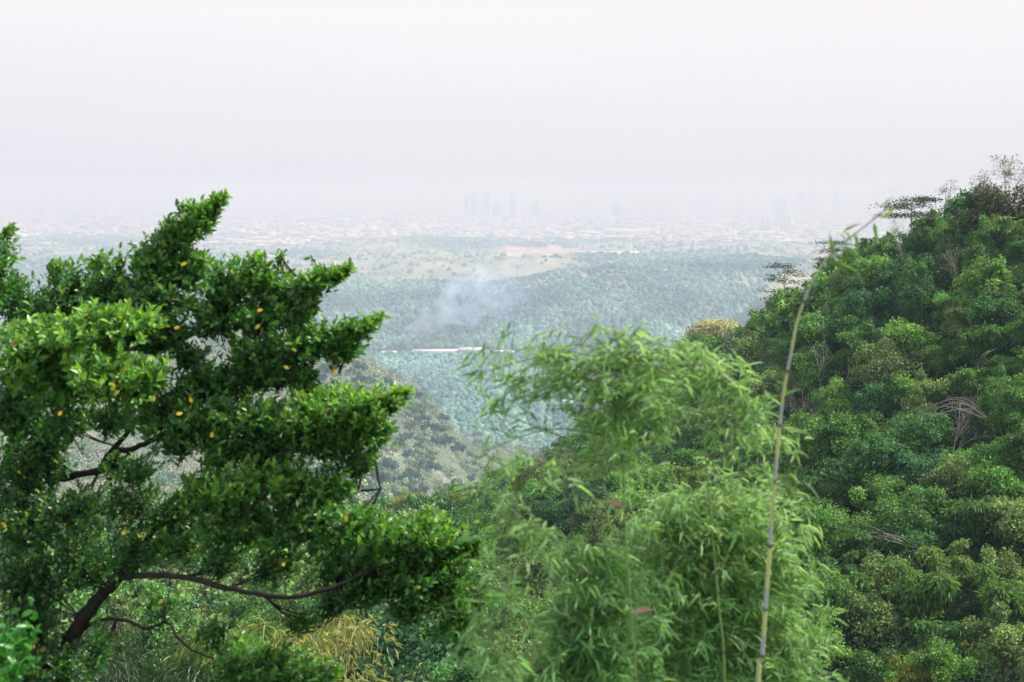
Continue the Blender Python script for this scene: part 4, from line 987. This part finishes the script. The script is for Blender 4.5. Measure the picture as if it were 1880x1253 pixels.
# ------------------------------------------------------------------ foreground bamboo
m_bleaf = mat('bamboo_leaf', (1, 1, 1), .45, .45, trans=.42, tint=True, tcol=(1.6, 1.6, .8))
m_bculm = mat('bamboo_culm', (1, 1, 1), .4, .4, tint=True)
m_sheath = mat('bamboo_sheath', (.45, .30, .20), .7, .3)
BLEAF = leaf_template(.95, .62, .18, .22, .28, .66)
def bamboo_fg(label, culm, r0, r1, pads, gap=.30, band=.11, ncol=(.20, .30, .09), sheaths=(), dens=1.0, sprigs=()):
    P = np.array([at(a, b, y) for a, b, y in culm]); foot = P[0].copy(); foot[2] = ground(foot[0], foot[1])[0] - .1
    P = np.vstack([foot, foot * .4 + P[0] * .6, P]); O = foot.copy()
    root = empty('bamboo', O, label, 'bamboo')
    sp = spline(P, 60 * 3); seg = np.r_[0, np.cumsum(np.linalg.norm(np.diff(sp, axis=0), axis=1))]
    tot = seg[-1]; nd = np.arange(0.3, tot, gap) + rng.uniform(-.12, .12, len(np.arange(0.3, tot, gap))) * gap
    rad = np.interp(seg, [0, tot * .6, tot * .85, tot], [r0, r0 * .85, r0 * .5, r1])
    # resample with rings at the nodes
    S = np.sort(np.concatenate([np.linspace(0, tot, 400), nd - .012, nd - .004, nd, nd + .008, nd + .05, nd + band - .002, nd + band + .002])); S = S[(S >= 0) & (S <= tot)]
    Q = np.stack([np.interp(S, seg, sp[:, k]) for k in range(3)], 1); rr_ = np.interp(S, seg, rad)
    dn = (S[:, None] - nd[None]); nearn = dn[np.arange(len(S)), np.argmin(np.abs(dn), 1)]
    rr_ = rr_ * (1 + .16 * np.exp(-(nearn / .006) ** 2))
    col = np.repeat(np.array([ncol]), len(S), 0)
    below = (nearn > -.002) & (nearn < band); col[below] = (.40, .43, .38) if band < .1 else np.array(ncol) * .8 + .04
    col[np.abs(nearn) < .005] = (.10, .08, .06)
    g = Geo(); tube(g, Q - O, rr_, 10, col); part('culm', g.mesh('culm', [m_bculm]), root)
    gl = Geo(); gb = Geo()
    allp = sp
    def sprig(base_, end, nl, c0, hub_=None):
        mid = (base_ + end) / 2 + np.array([0, 0, .10 * np.linalg.norm(end - base_)])
        s_ = spline([hub_, base_, mid, end] if hub_ is not None else [base_, (base_ + mid) / 2, mid, end], 14); tube(gb, s_ - O, np.linspace(.0020, .0008, 14), 3, (.16, .22, .08))
        t_ = norm(end - base_)
        # leaves hang in small fans at the twig's nodes
        m = nl; ii = rng.integers(6, 14, m); PP = s_[ii] + .012 * rng.normal(size=(m, 3))
        DD = norm(t_[None] * .6 + rng.normal(size=(m, 3)) * [.65, .6, .45] + [0, 0, -.30])
        NN = norm(rng.normal(size=(m, 3)) * .5 + [0, -.3, .8]); LL = rng.uniform(.038, .080, m)
        V, T = place(BLEAF, LT, PP - O, DD, NN, LL, LL * rng.uniform(.13, .19, m)); c = np.array(c0) * rng.uniform(.7, 1.35, (m, 1))
        dry = rng.random(m) < .004; c[dry] = (.5, .42, .2)
        gl.add(V, T, np.repeat(c, 8, 0))
    for (bx, by, rx, ry, Yd, wgt, tone) in pads:
        C = at(bx, by, Yd); k_ = max(1, int(20 * wgt * dens))
        ax = sp[int(np.argmin(((sp - C) ** 2).sum(-1) + 0 * sp[:, 0]))]
        for q in range(k_):
            o3 = rng.normal(size=3) * .78
            E = C + o3 * np.array([rx / F * Yd, max(rx, ry) / F * Yd, ry / F * Yd])
            st = E + norm((ax - C)[None])[0] * .14 * rng.uniform(.6, 1.2) + np.array([0, 0, .05]) * rng.normal() + .04 * rng.normal(size=3)
            c0 = np.array([.12, .31, .10]) * (1 - tone) + np.array([.33, .50, .22]) * tone
            sprig(st, E, int(rng.integers(11, 17)), c0, C)
        tube(gb, spline([ax - O, (ax + C) / 2 - O + [0, 0, .06], C - O], 8), np.linspace(.0035, .0015, 8), 4, (.16, .22, .08))
    for (a, b, y, a2, b2) in sprigs:
        q_ = sp[int(np.argmin(((sp - at(a, b, y)) ** 2).sum(-1)))]; sprig(q_, at(a2, b2, y), 6, (.17, .30, .08))
        part('side_twig', gb.mesh('side_twig', [m_bculm]), root); gb = Geo()
    if gb.n: part('branches', gb.mesh('branches', [m_bculm]), root)
    if gl.n: part('leaves', gl.mesh('leaves', [m_bleaf]), root)
    for (a, b, y, a2, b2) in sheaths:
        g = Geo(); s0, s1 = at(a, b, y), at(a2, b2, y - .02)
        V, T = place(leaf_template(.9, .7, .5, .1), LT, (s0 - O)[None], (s1 - s0)[None], np.array([[0., -.6, .8]]), np.array([np.linalg.norm(s1 - s0)]), np.array([.03])); g.add(V, T)
        part('sheath', g.mesh('sheath', [m_sheath]), root)
# central plant: one thin culm carrying a drooping head of leaves
bamboo_fg('slender blurred bamboo with a drooping leafy head in the middle foreground',
  [(1166, 1330, 4.9), (1160, 1150, 4.9), (1150, 1000, 4.9), (1145, 880, 4.9), (1140, 760, 4.9), (1140, 660, 4.9)], .0075, .003,
  [(1135, 668, 44, 20, 4.9, .9, .7), (1060, 672, 45, 20, 4.8, .8, .7), (985, 668, 44, 20, 4.8, .7, .6), (935, 690, 44, 28, 4.8, .55, .6), (900, 750, 34, 34, 4.8, .4, .5), (870, 690, 24, 20, 4.8, .12, .5), (885, 830, 24, 30, 4.8, .15, .5), (965, 740, 36, 30, 4.8, .35, .5),
   (1200, 664, 44, 20, 4.9, .8, .8), (1255, 660, 34, 18, 4.9, .4, .8), (1130, 720, 55, 34, 4.9, 1.4, .6), (1060, 720, 45, 32, 4.8, .8, .5), (1200, 720, 45, 30, 5.0, .7, .7), (1140, 790, 50, 34, 4.9, 1.4, .6), (1070, 770, 24, 22, 4.8, .2, .4),
   (1150, 840, 45, 34, 4.9, 1.1, .5), (1010, 700, 36, 26, 4.8, .4, .5), (1260, 700, 36, 26, 5.0, .4, .7), (880, 640 + 80, 20, 30, 4.8, .12, .5), (1110, 605, 14, 10, 4.8, .06, .7), (1195, 615, 20, 12, 4.9, .1, .8)],
  dens=.62, sheaths=((1146, 935, 4.9, 1108, 920), (1160, 1130, 4.9, 1200, 1118)))
bamboo_fg('bamboo with hanging light green sprays reaching towards the tall cane',
  [(1330, 1330, 5.4), (1318, 1100, 5.4), (1300, 900, 5.4), (1290, 760, 5.4), (1285, 650, 5.4)], .009, .003,
  [(1300, 668, 36, 20, 5.3, .5, .8), (1340, 690, 36, 30, 5.3, .6, .8), (1370, 740, 32, 34, 5.2, .55, .8), (1400, 790, 30, 36, 5.2, .5, .8), (1330, 770, 34, 30, 5.3, .4, .6), (1285, 720, 36, 30, 5.3, .35, .7),
   (1435, 850, 26, 40, 5.2, .4, .8), (1390, 860, 30, 24, 5.2, .3, .6), (1240, 780, 30, 26, 5.2, .25, .6), (1455, 900, 24, 24, 5.2, .25, .7)], dens=.8)
bamboo_fg('dense bushy bamboo filling the lower middle right of the foreground',
  [(1300, 1400, 5.8), (1290, 1250, 5.8), (1285, 1100, 5.8), (1290, 960, 5.8)], .010, .004,
  [(1290, 930, 70, 36, 5.7, 1.8, .75), (1360, 940, 60, 40, 5.7, 1.5, .75), (1430, 980, 44, 48, 5.7, 1.2, .8), (1220, 970, 60, 40, 5.6, 1.5, .65), (1300, 1010, 70, 44, 5.7, 2.0, .5), (1380, 1030, 60, 44, 5.7, 1.6, .5), (1450, 1070, 40, 50, 5.7, 1.1, .7),
   (1210, 1050, 60, 40, 5.6, 1.6, .5), (1290, 1100, 70, 44, 5.7, 2.0, .35), (1370, 1120, 60, 44, 5.7, 1.6, .4), (1440, 1150, 48, 44, 5.7, 1.3, .55), (1480, 1190, 34, 40, 5.7, .7, .7), (1210, 1140, 60, 40, 5.6, 1.6, .4),
   (1300, 1190, 70, 44, 5.7, 2.0, .35), (1390, 1210, 60, 40, 5.7, 1.6, .4), (1460, 1240, 50, 30, 5.7, 1.1, .55), (1220, 1230, 60, 40, 5.6, 1.6, .35), (1310, 1260, 70, 24, 5.7, 1.2, .4), (1490, 1060, 14, 34, 5.7, .15, .8)], dens=1.25)
bamboo_fg('bushy bamboo low in the foreground between the dark branch and the slender bamboo',
  [(1060, 1400, 5.2), (1065, 1280, 5.2), (1070, 1150, 5.2), (1075, 1040, 5.2)], .008, .003,
  [(1120, 1020, 50, 34, 5.1, .7, .5), (1090, 1080, 50, 36, 5.1, 1.0, .4), (1140, 1100, 50, 40, 5.1, 1.2, .4), (1080, 1160, 55, 40, 5.1, 1.4, .35), (1140, 1180, 55, 40, 5.1, 1.5, .35), (1040, 1220, 60, 36, 5.1, 1.4, .45), (1120, 1240, 60, 30, 5.1, 1.4, .35), (980, 1235, 44, 26, 5.0, .8, .5), (1020, 1150, 30, 26, 5.1, .35, .4)], dens=1.35)
bamboo_fg('sparse blurred bamboo sprays hanging right of the dark leafy branch',
  [(905, 1400, 4.3), (915, 1250, 4.3), (930, 1100, 4.3), (940, 980, 4.3), (950, 900, 4.3)], .006, .002,
  [(950, 870, 44, 22, 4.3, .3, .6), (1000, 850, 36, 22, 4.3, .2, .6), (905, 900, 34, 26, 4.3, .2, .6), (930, 960, 50, 30, 4.3, .4, .5), (1000, 980, 40, 24, 4.3, .25, .5), (880, 1000, 30, 30, 4.3, .25, .4), (900, 1080, 36, 36, 4.3, .4, .35),
   (880, 1160, 36, 34, 4.3, .5, .4), (940, 1130, 36, 30, 4.3, .25, .4), (950, 1210, 40, 30, 4.3, .35, .4), (890, 1230, 36, 26, 4.3, .4, .4), (1040, 870, 24, 18, 4.3, .1, .6)], dens=.55)
bamboo_fg('tall bare yellow green cane with grey-ringed joints curving up to the right',
  [(1390, 1330, 4.4), (1399, 1210, 4.4), (1409, 1060, 4.4), (1421, 900, 4.4), (1436, 740, 4.4), (1452, 650, 4.4), (1464, 590, 4.4), (1484, 535, 4.4), (1510, 486, 4.4), (1550, 446, 4.4), (1618, 392, 4.4)], .0118, .0024,
  [], gap=.19, band=.07, ncol=(.52, .56, .22), sprigs=((1440, 870, 4.4, 1475, 890), (1435, 880, 4.4, 1480, 915), (1436, 740, 4.4, 1440, 700), (1520, 475, 4.4, 1530, 455), (1552, 445, 4.4, 1560, 430), (1600, 405, 4.4, 1618, 390), (1510, 486, 4.4, 1535, 470)))

# bamboo and shrubs seen below the branches of the big tree
for px, py, Y_, lb, c in [(470, 1130, 60, 'green bamboo clump with drooping leaves seen beneath the long bare limb', (.16, .26, .07)), (600, 1105, 66, 'straw yellow bamboo clump beneath the tip of the long limb', (.36, .36, .14)),
                          (330, 1215, 55, 'dark green bamboo clump beneath the forked limb at the bottom left', (.06, .13, .05)), (570, 1190, 52, 'yellow green bamboo clump at the bottom below the big tree', (.26, .30, .08)), (860, 1225, 75, 'light green bamboo tuft at the bottom behind the hanging sprays', (.16, .28, .10)),
                          (250, 1130, 90, 'dull green bamboo clump deep behind the trunk of the big tree', (.07, .12, .06))]:
    p, ss = tall(px, py, Y_, 9)
    gs, gl = bamboo_clump(int(px) + 7, n=12, h=8.6, spread=3.2, leaves=4200, ll=.36, lw=.16)
    simple('bamboo_clump', (gs, gl), p, ss, lb, None, 'bamboo', c)
for px, py, Y_, cn, lb in [(740, 1110, 140, 'bluish dark green', 'dark fine-leaved tree at the bottom behind the leafy branch tip'), (800, 1190, 120, 'dark green', 'dark shrubby tree at the bottom right of the fine-leaved one'),
                           (700, 1200, 110, 'bluish dark green', 'dark tree crown at the bottom left of the fine-leaved one'), (640, 1010, 330, 'olive green', 'olive tree glimpsed through the big tree below its middle limbs'),
                           (960, 1160, 150, 'olive green', 'grey green shrubby tree behind the sparse bamboo sprays'), (390, 1090, 200, 'olive green', 'grey green tree glimpsed just under the long bare limb')]:
    p, s = tall(px, py, Y_, 10.6); broad(p, s, cn, lb, None)
print('objects', len(bpy.data.objects))
